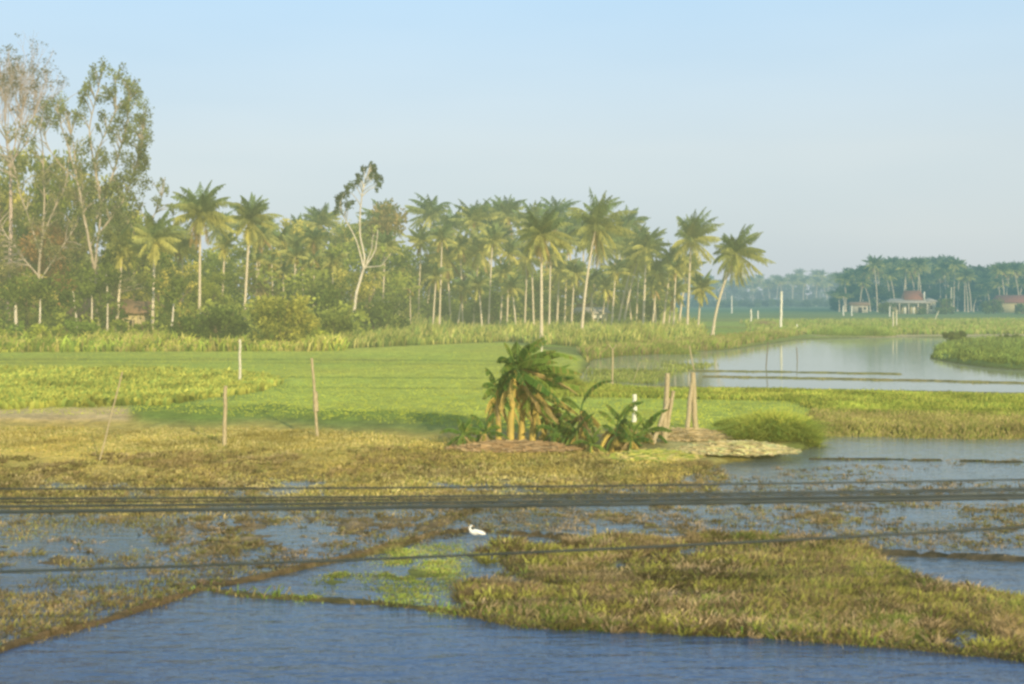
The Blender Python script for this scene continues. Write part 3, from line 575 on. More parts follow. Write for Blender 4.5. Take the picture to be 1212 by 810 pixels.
tree(596, 305, 160, 70, 0, 'dark green tree in shadow beside the small yellow palm')
tree(640, 318, 162, 66, 0, 'dark tree under the crown of the straight palm')
tree(682, 322, 160, 64, 1, 'low olive tree behind the trunk of the tallest palm')
tree(735, 335, 162, 60, 2, 'low green tree behind the small pale shed')
tree(775, 328, 165, 52, 0, 'dark low tree at the end of the wood')
for (a_, b_, y_, w_, k_, l_) in [(8, 300, 116, 70, 4, 'reddish olive tree over the stout grey trunk'), (36, 322, 113, 56, 1, 'olive tree low under the rust brown tree'), (92, 290, 119, 70, 2, 'warm green tree below the pale limbs of the airy tall tree'), (128, 312, 114, 56, 4, 'brownish low tree above the dim thatched hut'), (158, 322, 116, 56, 1, 'olive tree hanging over the bamboo hut roof'),
    (68, 235, 124, 80, 4, 'reddish olive tall tree between the bare tree and the airy tall tree'), (150, 240, 122, 60, 2, 'feathery green tree under the drooping side of the airy tall tree'), (212, 310, 116, 60, 1, 'olive tree below the large hazy palm'), (252, 322, 116, 60, 2, 'light green tree under the brush headed palm'), (300, 318, 122, 60, 4, 'brownish green tree behind the tallest part of the round bush'),
    (415, 318, 126, 56, 1, 'olive tree at the foot of the white barked tree'), (470, 318, 146, 60, 2, 'light green tree among the slim palms past the white barked tree'), (350, 258, 150, 60, 1, 'olive tree topping the wood over the areca palms'), (30, 170, 130, 76, 1, 'high olive tree behind the bare twiggy tree')]: tree(a_, b_, y_, w_, k_, l_)
# continuing wood beyond the picture edge
for i, (cx, tp) in enumerate(((-110, 200), (-190, 230), (-280, 220))): tree(cx, tp, 125, 110, i % 3, 'green tree where the wood carries on beyond the olive tree')
# shrubs (leafy to the ground)
def shrub(cx, tp, Y, wpx, label, c1, c2, seed, name='shrub', n=90, size=.2, cat='shrub', group='shrubs at the foot of the wood', nc=22):
    rg = np.random.default_rng(seed); X = (cx-CX)/F*Y; z0 = float(zat(X, Y)); hh = H+(HY-tp)/F*Y-z0; W = wpx/F*Y
    root = empty(name, (X, Y, z0), label, cat, group); sb = MB()
    for k in range(9):
        a = rg.uniform(0, 6.28); t = np.array([math.cos(a)*W*.35, math.sin(a)*W*.3, hh*rg.uniform(.6, .95)])
        tube(sb, bez(np.array([0, 0, -.1]), t*np.array([.3, .3, .6]), t, 6), np.linspace(.014*min(hh, 4), .004*min(hh, 4), 6), 5)
    link('stems', sb.mesh('shrub_stems', M['bark'], True), root)
    c = []; r = []
    for k in range(nc):
        a = rg.uniform(0, 6.28); h = rg.uniform(.08, .82); q = math.sqrt(max(0.02, 1-h*h))*rg.uniform(.3, .95)
        c.append(np.array([math.cos(a)*W/2*q, math.sin(a)*W*.35*q, hh*h])); r.append(min(W, hh*1.4)*rg.uniform(.13, .24))
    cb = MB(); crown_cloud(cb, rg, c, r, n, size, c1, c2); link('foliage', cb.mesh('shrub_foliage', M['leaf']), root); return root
shrub(333, 348, 98, 104, 'big round light green bush at the corner of the rice field', (.10, .14, .03), (.56, .52, .10), 600, n=120)
shrub(262, 362, 100, 72, 'dense green bush next to the big round bush', (.05, .09, .025), (.18, .24, .05), 601)
shrub(225, 372, 99, 50, 'low dark bush behind the yellowed banana leaves by the hut', (.05, .09, .025), (.15, .2, .04), 602)
shrub(398, 366, 104, 50, 'olive bush where the reeds begin', (.09, .13, .03), (.24, .28, .06), 603)
shrub(385, 330, 118, 60, 'tall tangled bush under the single back row palm', (.05, .09, .025), (.18, .22, .05), 604)
shrub(445, 352, 122, 80, 'leafy bush below the white barked tree', (.06, .10, .03), (.19, .24, .05), 605)
shrub(505, 350, 152, 70, 'shaded bush between the reeds and the dull yellow palm', (.06, .10, .03), (.24, .30, .07), 606)
shrub(585, 338, 150, 66, 'dark bush in deep shade left of the straight palm', (.06, .10, .03), (.24, .30, .07), 607)
shrub(640, 345, 156, 66, 'dark bush behind the low young palm', (.06, .10, .03), (.24, .30, .07), 608)
shrub(760, 350, 152, 60, 'dark bush behind the two thin leaning palms', (.06, .10, .03), (.24, .30, .07), 609)
shrub(692, 366, 150, 30, 'small bush beside the pale shed', (.05, .09, .025), (.2, .25, .05), 610)
shrub(20, 378, 102, 80, 'low green bush under the rust brown tree', (.06, .12, .025), (.2, .28, .05), 611)
shrub(95, 376, 101, 66, 'low bush in front of the brown thatched roof', (.06, .12, .025), (.2, .28, .05), 612)
shrub(1130, 392, 112, 34, 'dark little bush at the tip of the green island', (.08, .13, .05), (.24, .30, .08), 613, n=1600, size=.12, group='bushes on the island', nc=16)
shrub(1196, 396, 112, 40, 'dark low bush further along the green island', (.08, .13, .05), (.22, .28, .08), 614, n=1600, size=.12, group='bushes on the island', nc=16)
shrub(1150, 383, 165, 50, 'weedy bush on the bank across from the island', (.07, .11, .04), (.2, .24, .07), 615, n=400, size=.16, group='bushes on the island', nc=18)
shrub(144, 374, 104, 34, 'small sunlit bush before the bamboo hut', (.08, .13, .03), (.35, .38, .06), 617, nc=14)
shrub(171, 372, 104, 30, 'low spreading bush between the hut and the palm with hanging fronds', (.08, .13, .03), (.3, .35, .06), 618, nc=14)
for i, (a, b, w_, lab) in enumerate([(-20, 372, 70, 'wide bush at the outer wood edge by the stout grey trunk'), (56, 384, 60, 'light green bush between the slim yellow trunk and the leaning slim tree'), (122, 390, 50, 'knee high bright bush before the dim thatched hut'), (236, 388, 54, 'low bush between the green banana plant and the big round bush'), (366, 384, 60, 'rounded low bush leaning on the big round bush')]):
    shrub(a, b, 99+i*.7, w_, lab, (.14, .19, .035), (.46, .50, .07), 640+i, nc=20)
for i, (a, b, Y_, w_, lab) in enumerate([(1048, 356, 296, 24, 'dark bush hiding the near corner of the red roofed house'), (1120, 352, 296, 26, 'dark bush between the red roofed house and the pale pole'), (1090, 364, 290, 12, 'small bush before the veranda of the red roofed house'), (1176, 352, 300, 30, 'dark bush at the near end of the low rusty roofed house'), (1210, 358, 298, 26, 'bush before the wall of the low rusty roofed house')]):
    shrub(a, b, Y_, w_, lab, (.06, .10, .04), (.2, .26, .07), 660+i, nc=18, size=.3, n=30, group='bushes round the far houses')
# undergrowth: one dark tangled mass inside the wood and below the groves
def thicket(name, label, spans, seed, c1, c2, size):
    rg = np.random.default_rng(seed); mb = MB(); c = []; r = []
    for (x0, x1, Y0, Y1, zt, k) in spans:
        for q in range(k):
            Y = rg.uniform(Y0, Y1); X = (rg.uniform(x0, x1)-CX)/F*Y; c.append(np.array([X, Y, rg.uniform(.2, zt)])); r.append(rg.uniform(1.2, 2.2))
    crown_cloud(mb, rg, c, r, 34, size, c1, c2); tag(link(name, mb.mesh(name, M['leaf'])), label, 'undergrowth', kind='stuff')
thicket('undergrowth', 'dark tangled undergrowth inside the palm wood', [(-250, 480, 128, 150, 10, 420), (470, 790, 162, 180, 8, 260), (-120, 420, 106, 120, 3.2, 130), (420, 640, 150, 160, 3.2, 90), (0, 400, 120, 130, 7, 120)], 700, (.08, .13, .035), (.42, .46, .09), .26)
thicket('distant_undergrowth', 'hazy undergrowth below the grove and the distant palms', [(985, 1330, 345, 420, 7, 520), (1000, 1330, 365, 425, 13, 800), (780, 1020, 480, 560, 2.5, 160), (780, 1020, 590, 690, 11.5, 700)], 701, (.04, .075, .035), (.14, .19, .06), .5)

# ---- airy tall tree
def custom_tree(name, label, foot, Y, limbs, clumps, bark, c1, c2, n, size, droop=0., seed=0, group=None, twigs=0):
    rg = np.random.default_rng(seed); X = (foot[0]-CX)/F*Y; z0 = float(zat(X, Y)); org = np.array([X, Y, z0])
    root = empty(name, org, label, 'tree', group); tb = MB(); allp = []
    for (pl, r0, r1) in limbs:
        pts = np.array([P(a, b, Y+(dy if len(q) else 0))-org for (a, b, *q) in pl for dy in [q[0] if q else 0]])
        t = np.linspace(0, len(pts)-1, len(pts)*5); pts = np.stack([np.interp(t, range(len(pts)), pts[:, i]) for i in range(3)], 1)
        pts[1:-1] += rg.normal(0, .06, (len(pts)-2, 3)); 
        for _ in range(2): pts[1:-1] = (pts[:-2]+pts[1:-1]*2+pts[2:])/4
        tube(tb, pts, np.linspace(r0, r1, len(pts)), 7); allp.append(pts)
    AP = np.concatenate(allp); c = []; r = []
    for (a, b, rp, *q) in clumps:
        for s in range(3):
            p = P(a+rg.normal(0, rp*.35), b+rg.normal(0, rp*.35), Y+(q[0] if q else rg.uniform(-2.5, 2.5)))-org; c.append(p); r.append(rp/F*Y*rg.uniform(.55, .85))
            j = AP[np.argmin(np.linalg.norm(AP-p-np.array([0, 0, -1.2]), axis=1))]
            tube(tb, bez(j, (j+p)/2+np.array([0, 0, .4]), p, 6), np.linspace(.05, .012, 6), 4, cap=False)
    link('trunk', tb.mesh(name+'_trunk', M[bark], True), root)
    cb = MB(); crown_cloud(cb, rg, c, r, n, size, c1, c2, droop); link('crown', cb.mesh(name+'_crown', M['leaf']), root); return root
rc = np.random.default_rng(5)
cl = [(rc.uniform(98, 178), rc.uniform(100, 340), rc.uniform(5, 11)) for _ in range(60)]+[(115, 82, 12), (125, 78, 12), (138, 84, 12), (104, 100, 12), (147, 96, 12), (160, 108, 11), (168, 122, 11), (172, 140, 11), (100, 118, 12), (130, 105, 9), (148, 118, 12), (142, 136, 12), (158, 140, 10), (172, 158, 9), (120, 132, 8),
      (166, 172, 10), (150, 165, 9), (136, 180, 10), (172, 190, 10), (158, 200, 12), (140, 205, 12), (128, 222, 12), (168, 214, 11), (150, 228, 13), (118, 240, 11), (140, 246, 12), (164, 238, 10), (60, 125, 12), (72, 118, 10), (66, 138, 9), (90, 135, 9),
      (105, 165, 9), (112, 190, 8), (188, 235, 7), (192, 215, 8), (199, 222, 6), (203, 245, 7), (150, 290, 12), (125, 300, 12), (165, 270, 9), (152, 150, 8), (128, 150, 8), (110, 215, 8), (150, 185, 8), (125, 185, 7), (95, 240, 9), (84, 160, 7), (50, 148, 7), (40, 165, 7), (150, 265, 12), (128, 270, 12), (100, 262, 10)]
custom_tree('airy_tree', 'tallest airy tree with drooping grey green foliage and thin pale limbs', (118, 400), 110,
    [([(118, 405), (114, 330), (100, 260), (92, 215), (88, 180, 1)], .17, .07), ([(112, 320), (120, 250), (112, 200), (104, 150), (118, 100), (122, 80)], .10, .03), ([(114, 260), (135, 200), (150, 150), (152, 110)], .11, .03),
     ([(116, 280), (145, 240), (165, 190), (170, 150)], .1, .03), ([(92, 215), (78, 170), (68, 130)], .09, .03), ([(125, 300), (170, 275), (188, 245), (195, 210)], .08, .02), ([(92, 215), (62, 185), (48, 150)], .06, .02), ([(120, 230), (110, 190), (138, 130), (136, 90)], .07, .03)],
    cl, 'twigbark', (.11, .12, .05), (.30, .33, .13), 150, .12, .9, 800)
rc = np.random.default_rng(6)
custom_tree('airy_tree', 'feathery olive tree mixed in behind the bare twiggy tree', (50, 402), 112,
    [([(50, 404), (46, 330), (52, 250), (50, 170)], .16, .05), ([(48, 300), (24, 230), (10, 170)], .09, .03), ([(50, 280), (78, 220), (84, 160)], .09, .03), ([(49, 330), (90, 270), (98, 225)], .08, .03), ([(48, 330), (5, 280), (-8, 240)], .08, .03)],
    [(rc.uniform(-25, 98), 105+rc.uniform(0, 1)**.7*215, rc.uniform(7, 12)) for _ in range(62)], 'twigbark', (.14, .15, .06), (.42, .38, .15), 95, .13, .9, 801)
# ---- bare twiggy tree at the outer edge
def bare_tree():
    rg = np.random.default_rng(810); Y = 116; X = (8-CX)/F*Y; z0 = float(zat(X, Y)); root = empty('bare_tree', (X, Y, z0), 'bare tree with a fan of thin pinkish grey twigs against the sky', 'tree')
    tb = MB(); top = P(12, 190, Y)-np.array([X, Y, z0]); tube(tb, bez(np.array([0, 0, -.2]), top*.5+np.array([.4, 0, 0]), top, 14), np.linspace(.26, .13, 14), 8); tips = []
    for dx, L in ((-.6, 4.2), (-.25, 4.8), (.05, 5), (.35, 5), (.6, 4.6), (.9, 3.6)):
        grow(tb, rg, top+np.array([0, 0, rg.uniform(-1.5, 0)]), unit(np.array([dx*.8, rg.uniform(-.3, .3), 1.])), L*.74, .085, 4, tips, .3, .22, (3, 5), 4, .07)
    link('trunk', tb.mesh('bare_tree_trunk', M['twig'], True), root)
    cb = MB(); tips = np.array(tips); tips = tips[rg.random(len(tips)) < .35]; crown_cloud(cb, rg, tips, np.full(len(tips), .45), 30, .1, (.13, .12, .07), (.22, .2, .12)); link('crown', cb.mesh('bare_tree_crown', M['leaf']), root)
bare_tree()
# ---- white barked tree
custom_tree('white_barked_tree', 'slender white barked tree with bent trunk and sparse drooping leaf clumps above the wood', (418, 385), 118,
    [([(417, 386), (422, 345), (430, 320), (432, 305), (427, 285), (426, 255), (429, 225), (436, 205)], .16, .04), ([(431, 318), (424, 290), (410, 262), (402, 245)], .09, .03), ([(432, 318), (444, 296), (447, 272)], .09, .03), ([(434, 312), (440, 295), (442, 278)], .07, .03), ([(432, 316), (452, 315), (463, 300)], .06, .02)],
    [(420, 215, 7), (427, 208, 6), (434, 200, 8), (442, 197, 7), (447, 210, 7), (449, 220, 5), (404, 228, 8), (408, 222, 7), (401, 238, 7), (412, 240, 6), (398, 248, 5), (440, 206, 6)], 'palebark', (.06, .09, .045), (.13, .17, .07), 170, .15, .6, 820)
# ---- slim areca palms with ringed green-white stems
def areca(cx, tp, Y, basepy, label, seed):
    near_palm(cx, cx+random.uniform(-3, 3), tp, tp+13, Y, 17, label, .2, seed, .35, low=-35, nf=11, name='areca_palm', group='slim areca palms beside the big round bush', r=.085, nl=26, w=.09)
for i, (cx, tp, lab) in enumerate([(303, 296, 'areca palm rising straight behind the big round bush'), (324, 300, 'areca palm with thin stem in the middle of the areca row'), (348, 292, 'areca palm whose crown stands highest of the row'), (359, 302, 'areca palm paired closely with the highest of the row'), (371, 296, 'areca palm ending the row toward the white barked tree'), (336, 310, 'lowest and leafiest areca palm of the row')]):
    areca(cx, tp, 122+i, 380, lab, 840+i)
near_palm(486, 486, 330, 343, 140, 16, 'young slim palm standing alone in the reeds', .1, 850, .5, low=-30, nf=10, name='areca_palm', group=None, r=.08, nl=24, w=.09)
# young trunks at the wood edge
def bare_trunk(x0, y0, x1, y1, Y, label, r=.11, mat='palebark'):
    X = (x0-CX)/F*Y; z0 = float(zat(X, Y)); root = empty('young_tree', (X, Y, z0), label, 'tree', 'slim trees at the wood edge'); b = np.array([0, 0, -.2]); t = P(x1, y1, Y)-np.array([X, Y, z0])
    tb = MB(); tube(tb, bez(b, (b+t)/2+np.array([.2, 0, 0]), t, 12), np.linspace(r, r*.5, 12), 7); link('trunk', tb.mesh('slim_trunk', M[mat], True), root)
    rg = np.random.default_rng(int(x0)); cb = MB(); crown_cloud(cb, rg, [t+rg.normal(0, .8, 3) for _ in range(9)], rg.uniform(.6, 1.1, 9), 70, .2, (.07, .11, .03), (.22, .27, .06), .3)
    link('crown', cb.mesh('slim_crown', M['leaf']), root)
for a in ((45, 402, 47, 335, 104, 'slim straight tree with yellowish trunk under the rust brown tree'), (92, 400, 86, 345, 106, 'slim tree leaning out over the low bush by the thatched roof'), (107, 398, 108, 335, 108, 'thin upright tree in front of the thatched roof'), (126, 398, 126, 325, 107, 'thin pole like tree between the thatched roof and the hut palm'), (18, 404, 17, 350, 104, 'stout grey trunk tree at the outer wood edge', .2), (200, 402, 206, 340, 104, 'forked slim tree beside the palm with hanging fronds'), (382, 383, 388, 352, 112, 'short slanting trunk beside the olive bush')):
    bare_trunk(*a)

# ------------------------------------------------------------------ banana plants
def banana(px, py, hpx, label, seed, nleaf=9, stem_h=.5, wind=.35, lean=0, dry=3, gold=1.0, Lf=None):
    rg = np.random.default_rng(seed); X, Y = G(px, py, .22); z0 = float(zat(X, Y)); hh = hpx/F*Y; root = empty('banana_plant', (X, Y, z0), label, 'banana plant', 'banana plants on the bank')
    sh = hh*stem_h; top = np.array([lean*sh, 0, sh]); sb = MB()
    tube(sb, bez(np.array([0, 0, -.05]), np.array([0, 0, sh*.5]), top, 10), np.linspace(.10, .05, 10)*(hh/2.6)**.5, 10)
    link('stem', sb.mesh('banana_stem', M['goldstem' if hpx > 95 else 'stem'], True), root); lb = MB(); db = MB()
    def leaf(mb, base, az, e0, L, W, droop, col, torn=2.5, ragged=.6):
        n = 15; s = np.linspace(0, 1, n); e = e0-droop*s**1.4; ds = L/(n-1); e = np.maximum(e, R(-88))
        hx = np.concatenate([[0], np.cumsum(np.cos(e[:-1])*ds)]); hz = np.concatenate([[0], np.cumsum(np.sin(e[:-1])*ds)])
        pts = base+np.stack([hx*math.cos(az)+wind*s**1.6*L*.5, hx*math.sin(az), hz], 1)
        tube(mb, pts, np.linspace(.022, .006, n), 4, col*1.5+.03, cap=False)
        t = unit(np.gradient(pts, axis=0)); side = unit(np.cross(t, [0, 0, 1.0001])); m = 34; ss = np.linspace(.16, .99, m+1)
        wd = lambda u: W*np.sin(np.clip((u-.12)/.88, 0, 1)**.75*math.pi)**.6
        ip = lambda u, A: np.array([np.interp(u, s, A[:, i]) for i in range(3)])
        for sg in (-1, 1):
            hang = rg.uniform(.2, .9); gap = 0
            for k in range(m):
                u0, u1 = ss[k], ss[k+1]
                if rg.random() < .22: hang = rg.uniform(.1, 1.1)+ragged*rg.uniform(0, 1.5); gap = torn*.012*rg.random()
                p0, p1 = ip(u0+gap*.2, pts), ip(u1, pts); sd = ip(u0, side)*sg; dv = unit(sd+np.array([0, 0, -hang])+ip(u0, t)*.35)
                q0 = p0+dv*wd(u0+gap)*rg.uniform(.92, 1.05); q1 = p1+dv*wd(u1)*rg.uniform(.9, 1.05)
                cc = (col if rg.random() > .1+.25*(u0 > .75) else col*.5+np.array([.22, .16, .05]))*rg.uniform(.7, 1.25); mb.add([p0, p1, q1, q0], [[0, 1, 2, 3]], cc)
    for k in range(nleaf):
        u = k/max(1, nleaf-1); L = (Lf or hh*.72)*rg.uniform(.75, 1.1)
        leaf(lb, top, k*2.4+rg.uniform(-.3, .3), R(84-112*u+rg.uniform(-8, 8)), L, .21*(hh/2.6)**.5, R(rg.uniform(55, 110)), lerp(np.array([.06, .14, .025]), np.array([.19, .27, .045]), rg.random()**1.5), ragged=1.1)
    for k in range(dry):
        leaf(db, top*rg.uniform(.75, 1), rg.uniform(0, 6.28), R(rg.uniform(-60, 0)), hh*.45, .15, R(60), lerp(np.array([.50, .38, .09]), np.array([.36, .27, .13]), rg.random())*gold, ragged=1)
    link('leaves', lb.mesh('banana_leaves', M['banana']), root)
    if dry: link('dry_leaf', db.mesh('banana_dry_leaf', M['banana']), root)
banana(604, 524, 134, 'tallest banana plant of the clump with leaves tossed to one side over a golden stem', 900, 22, .66, .85, .08, 8, Lf=1.35)
banana(617, 522, 112, 'banana plant with bright golden stem close against the tallest one', 901, 16, .66, .6, .12, 9, Lf=1.0)
banana(590, 523, 100, 'banana plant with yellow hanging leaves on the open side of the tallest one', 902, 13, .62, .3, -.02, 9, Lf=.9)
banana(630, 523, 106, 'banana plant with shaggy hanging leaves on the far side of the golden stem', 950, 16, .56, .7, .15, 7, Lf=1.15)
banana(645, 521, 62, 'banana plant with arching dark leaves past the golden stems', 903, 11, .4, .4, .1, 3)
banana(548, 527, 50, 'small banana plant with drooping green leaves standing apart from the clump', 904, 11, .3, .05, 0, 1)
banana(658, 525, 46, 'low leafy banana plant between the clump and the withered stump', 905, 11, .3, .1, 0, 2)
banana(688, 527, 72, 'withered banana plant with brown hanging leaves and pale stem', 906, 4, .6, .15, 0, 8, .6)
banana(712, 529, 58, 'half broken banana plant with pale slanting stem', 907, 4, .45, .2, .7, 6, .7)
banana(735, 528, 62, 'thin leaved banana plant standing behind the short white post', 908, 6, .4, .1, .1, 6, .7)
banana(764, 526, 54, 'broad leaved young banana plant at the foot of the propped post', 909, 11, .25, .2, .1, 2)
for i, (px, py, hp, lab) in enumerate([(196, 402, 30, 'banana plant with yellow dead leaves at the wood edge by the hut'), (215, 408, 34, 'green banana plant leaning from the wood by the dark bush')]):
    o = banana(px, py, hp, lab, 920+i, 8, .35, .1, 0, 4)
for i, (px, py, hp, lab) in enumerate([(672, 526, 44, 'knee high banana sucker just before the withered plant'), (574, 526, 54, 'leafy banana sucker between the small plant and the yellow leaved one'), (700, 531, 40, 'small ragged banana sucker in front of the half broken plant'), (748, 530, 44, 'bushy banana sucker under the short white post')]):
    banana(px, py, hp, lab, 940+i, 10, .22, .1, 0, 2)
for i, (px, py, hp, lab) in enumerate([(724, 530, 46, 'dry collapsed banana plant under the thin leaned one'), (678, 528, 48, 'ragged brown banana plant touching the withered one')]):
    banana(px, py, hp, lab, 960+i, 5, .4, .2, .3, 8, .75)
# grass clump beside the water and heaps
def tuft(name, px, py, wpx, hm, label, cols, seed, n=2200, cat='grass clump', lean=.6):
    X, Y = G(px, py, .2); mb = MB(); r = wpx/F*Y/2; a = rng.uniform(0, 6.28, n); q = rng.uniform(0, 1, n)**.5*r
    x = X+np.cos(a)*q; y = Y+np.sin(a)*q*.8; prof = np.sqrt(np.clip(1-(q/r)**2, .08, 1))
    i0 = mb.n; blades(mb, x, y, hm, .035, cols, lean, 1, 0)
    # dome the blade heights
    v = mb.v[0].reshape(-1, 5, 3); zb = v[:, :1, 2].copy(); v[:, :, 2] = zb+(v[:, :, 2]-zb)*prof[:, None]; v[..., 0] -= X; v[..., 1] -= Y; z0 = float(zat(X, Y)); v[..., 2] -= z0; mb.v[0] = v.reshape(-1, 3)
    o = link(name, mb.mesh(name, M['grass']), None, (X, Y, z0)); return tag(o, label, cat)
tuft('grass_clump', 915, 518, 104, .9, 'large rounded clump of tall yellow green grass at the water corner', [(.34, .40, .065), (.42, .45, .08), (.48, .48, .09), (.26, .34, .055)], 1, 12000, lean=1.0)
tuft('grass_clump', 880, 506, 70, .35, 'lower grass clump behind the straw heap', [(.26, .34, .06), (.34, .4, .07)], 2, 3000)
tuft('grass_clump', 655, 462, 70, .9, 'bushy bright grass clump on the bank behind the banana plants', YG, 3, 5000)
tuft('grass_clump', 800, 416, 60, 1.0, 'reedy clump on the bank under the broad crowned palm', [(.3, .3, .08), (.16, .24, .05)], 4, 2500)
tuft('grass_clump', 1010, 396, 100, 1.4, 'long low grass clump on the sandy bank', [(.26, .32, .07), (.18, .28, .06)], 5, 2500)
tuft('dry_brush', 645, 405, 40, .9, 'brown dry brush heap by the foot of the straight palm', [(.4, .3, .14), (.3, .22, .1)], 6, 1500, 'brush heap')
tuft('dry_brush', 706, 407, 50, .9, 'pale dry brush heap by the foot of the tallest palm', [(.46, .36, .16), (.36, .28, .12)], 7, 1800, 'brush heap')
tuft('dry_brush', 905, 388, 30, 1.2, 'brown brush mound in the far meadow', [(.34, .27, .16), (.28, .22, .12)], 8, 1200, 'brush heap')
def heap(px, py, wpx, hm, label, cols, seed, n=900, dep=.5, L=.5):
    """flattened heap of loose stalks"""
    rg = np.random.default_rng(seed); X, Y = G(px, py, .15); z0 = float(zat(X, Y)); r = wpx/F*Y/2; mb = MB(); c = np.asarray(cols)
    for k in range(n):
        a = rg.uniform(0, 6.28); q = rg.uniform(0, 1)**.5; x = math.cos(a)*q*r; y = math.sin(a)*q*r*dep; z = hm*(1-q*q)*rg.uniform(.3, 1)+.02; d = rg.normal(0, .35); l = L*rg.uniform(.4, 1)
        dv = np.array([math.cos(d), math.sin(d), rg.normal(0, .12)])*l/2; p = np.array([x, y, z]); s = np.array([0, 0, .02]) if rg.random() < .5 else np.array([0, .025, .01])
        mb.add([p-dv-s, p+dv-s*.6, p+dv+s*.6, p-dv+s], [[0, 1, 2, 3]], c[rg.integers(len(c))]*rg.uniform(.7, 1.3))
    me = mb.mesh('straw_heap', M['grass']); return tag(link('straw_heap', me, None, (X, Y, z0)), label, 'straw heap')
ST = [(.62, .54, .30), (.5, .42, .2), (.4, .32, .16), (.55, .55, .25)]
heap(870, 536, 140, .28, 'long pale heap of cut stalks lying at the water edge', ST, 930, 1800)
heap(815, 522, 100, .3, 'brownish heap of dead stalks at the foot of the propped posts', [(.42, .32, .17), (.5, .4, .22), (.3, .24, .12)], 931, 1200)
heap(775, 539, 110, .2, 'yellow green heap of cut banana leaves below the posts', [(.5, .48, .12), (.3, .36, .08), (.6, .5, .2)], 932, 1400)
heap(865, 518, 28, .22, 'small bright yellow bundle of stalks on the bank', [(.7, .58, .08), (.6, .5, .06)], 933, 250, L=.35)
heap(610, 532, 150, .2, 'brown litter of fallen leaves below the golden banana stems', [(.42, .28, .14), (.5, .36, .2), (.3, .2, .1)], 934, 1500)

# ------------------------------------------------------------------ posts
def stick(mb, a, b, r0, r1, sides=8, rg=None):
    a = np.array(a, float); b = np.array(b, float); t = np.linspace(0, 1, 8)[:, None]; p = a+(b-a)*t
    if rg is not None: p[1:-1] += rg.normal(0, r0*.12, (6, 3))
    tube(mb, p, np.linspace(r0, r1, 8), sides)
def post(x0, y0, x1, y1, label, r=.05, mat='wood', extra=(), name='fence_post', cat='post', group='posts around the rice field', z=.25, sides=8):
    r = min(r, .17)
    rg = np.random.default_rng(int(x0*3+y0)); X, Y = G(x0, y0, z); z0 = float(zat(X, Y)); org = np.array([X, Y, z0]); root = empty(name, org, label, cat, group)
    pb = MB(); stick(pb, (0, 0, -.15), P(x1, y1, Y)-org, r, r*.82, sides, rg); link('post', pb.mesh('post', M[mat], True), root)
    for (a, b, c, d, rr, nm, dy) in extra:
        eb = MB(); q = P(a, b, Y+dy)-org; stick(eb, q, P(c, d, Y)-org, rr, rr*.8, 7, rg); link(nm, eb.mesh(nm, M[mat], True), root)
    return root
post(284, 457, 284, 402, 'single pale post standing in the middle of the rice field', .07, 'concrete', z=.26)
post(265, 523, 267, 457, 'wooden post on the near edge of the rice field, slightly tilted', .06)
post(376, 512, 369, 424, 'crooked thin post with a swollen joint near the field edge', .045, extra=((374, 487, 373, 464, .085, 'joint', 0),))
post(116, 540, 145, 440, 'very thin slanting pole standing in the dry stubble', .022)
post(725, 458, 725, 413, 'thin post with a small forked top on the marshy bank', .045, extra=((725, 414, 720, 408, .025, 'fork', 0), (725, 414, 730, 408, .025, 'fork', 0)))
post(785, 524, 790, 442, 'weathered post with two slanting props beside the banana plants', .085, extra=((773, 527, 791, 472, .07, 'brace', -.4), (786, 526, 797, 463, .065, 'brace', .1)))
post(824, 507, 820, 441, 'pale post with a leaning prop on the bank past the banana plants', .095, extra=((813, 512, 819, 452, .08, 'brace', -.3),))
post(751, 500, 751, 467, 'short thick white post behind the banana leaves', .08, 'white')
post(641, 428, 641, 408, 'short pale post at the far side of the rice field behind the banana top', .07, 'concrete')
post(822, 434, 816, 410, 'small slanting stick at the pond edge', .04)
post(745, 448, 758, 428, 'thin bent stem leaning out of the marsh', .014)
post(924, 392, 925, 345, 'tall white pole standing alone in the far meadow', .16, 'white', name='pole', cat='pole', group=None)
post(944, 391, 943, 384, 'short white stake near the tall white pole', .1, 'white', name='stake', group=None)
post(1057, 391, 1057, 369, 'shorter of the paired pale stakes before the red roofed house', .11, 'concrete', name='stake', group='paired stakes on the far bank')
post(1061, 389, 1061, 367, 'taller of the paired pale stakes before the red roofed house', .11, 'concrete', name='stake', group='paired stakes on the far bank')
post(1126, 371, 1126, 340, 'pale pole just past the red roofed house', .2, 'concrete', name='pole', cat='pole', group=None)
post(1105, 382, 1111, 368, 'slanting thin prop on the bank beyond the island bush', .08, 'concrete', name='stake', group=None)
post(889, 384, 889, 366, 'white stake standing behind the far brush mound', .13, 'white', name='stake', group='stakes in the far fields')
post(897, 380, 897, 368, 'shorter white stake just past the far brush mound', .13, 'white', name='stake', group='stakes in the far fields')
post(866, 371, 866, 350, 'pale stake far behind the solitary curved palm', .2, 'white', name='stake', group='stakes in the far fields')
post(1016-8, 374, 1008, 362, 'white gate post of the little far shed, nearer the red roofed house', .3, 'white', name='gate_post', group=None, sides=4)
post(998, 374, 998, 362, 'white gate post of the little far shed, nearer the tall white pole', .3, 'white', name='gate_post', group=None, sides=4)
post(1053, 375, 1053, 363, 'thick white gate post at the corner of the red roofed house', .35, 'white', name='gate_post', group=None, sides=4)
# water reflections appear by themselves; sticks standing in the pond
for i, (x0, y0, x1, y1, lab) in enumerate([(944, 430, 943, 411, 'dark stick standing in the pond nearest its top corner'), (906, 437, 909, 405, 'slanting dark stick standing in the pond by the bank')]):
    post(x0, y0, x1, y1, lab, .035, 'iron', name='pond_stick', cat='stick', group='sticks standing in the pond', z=-.1)

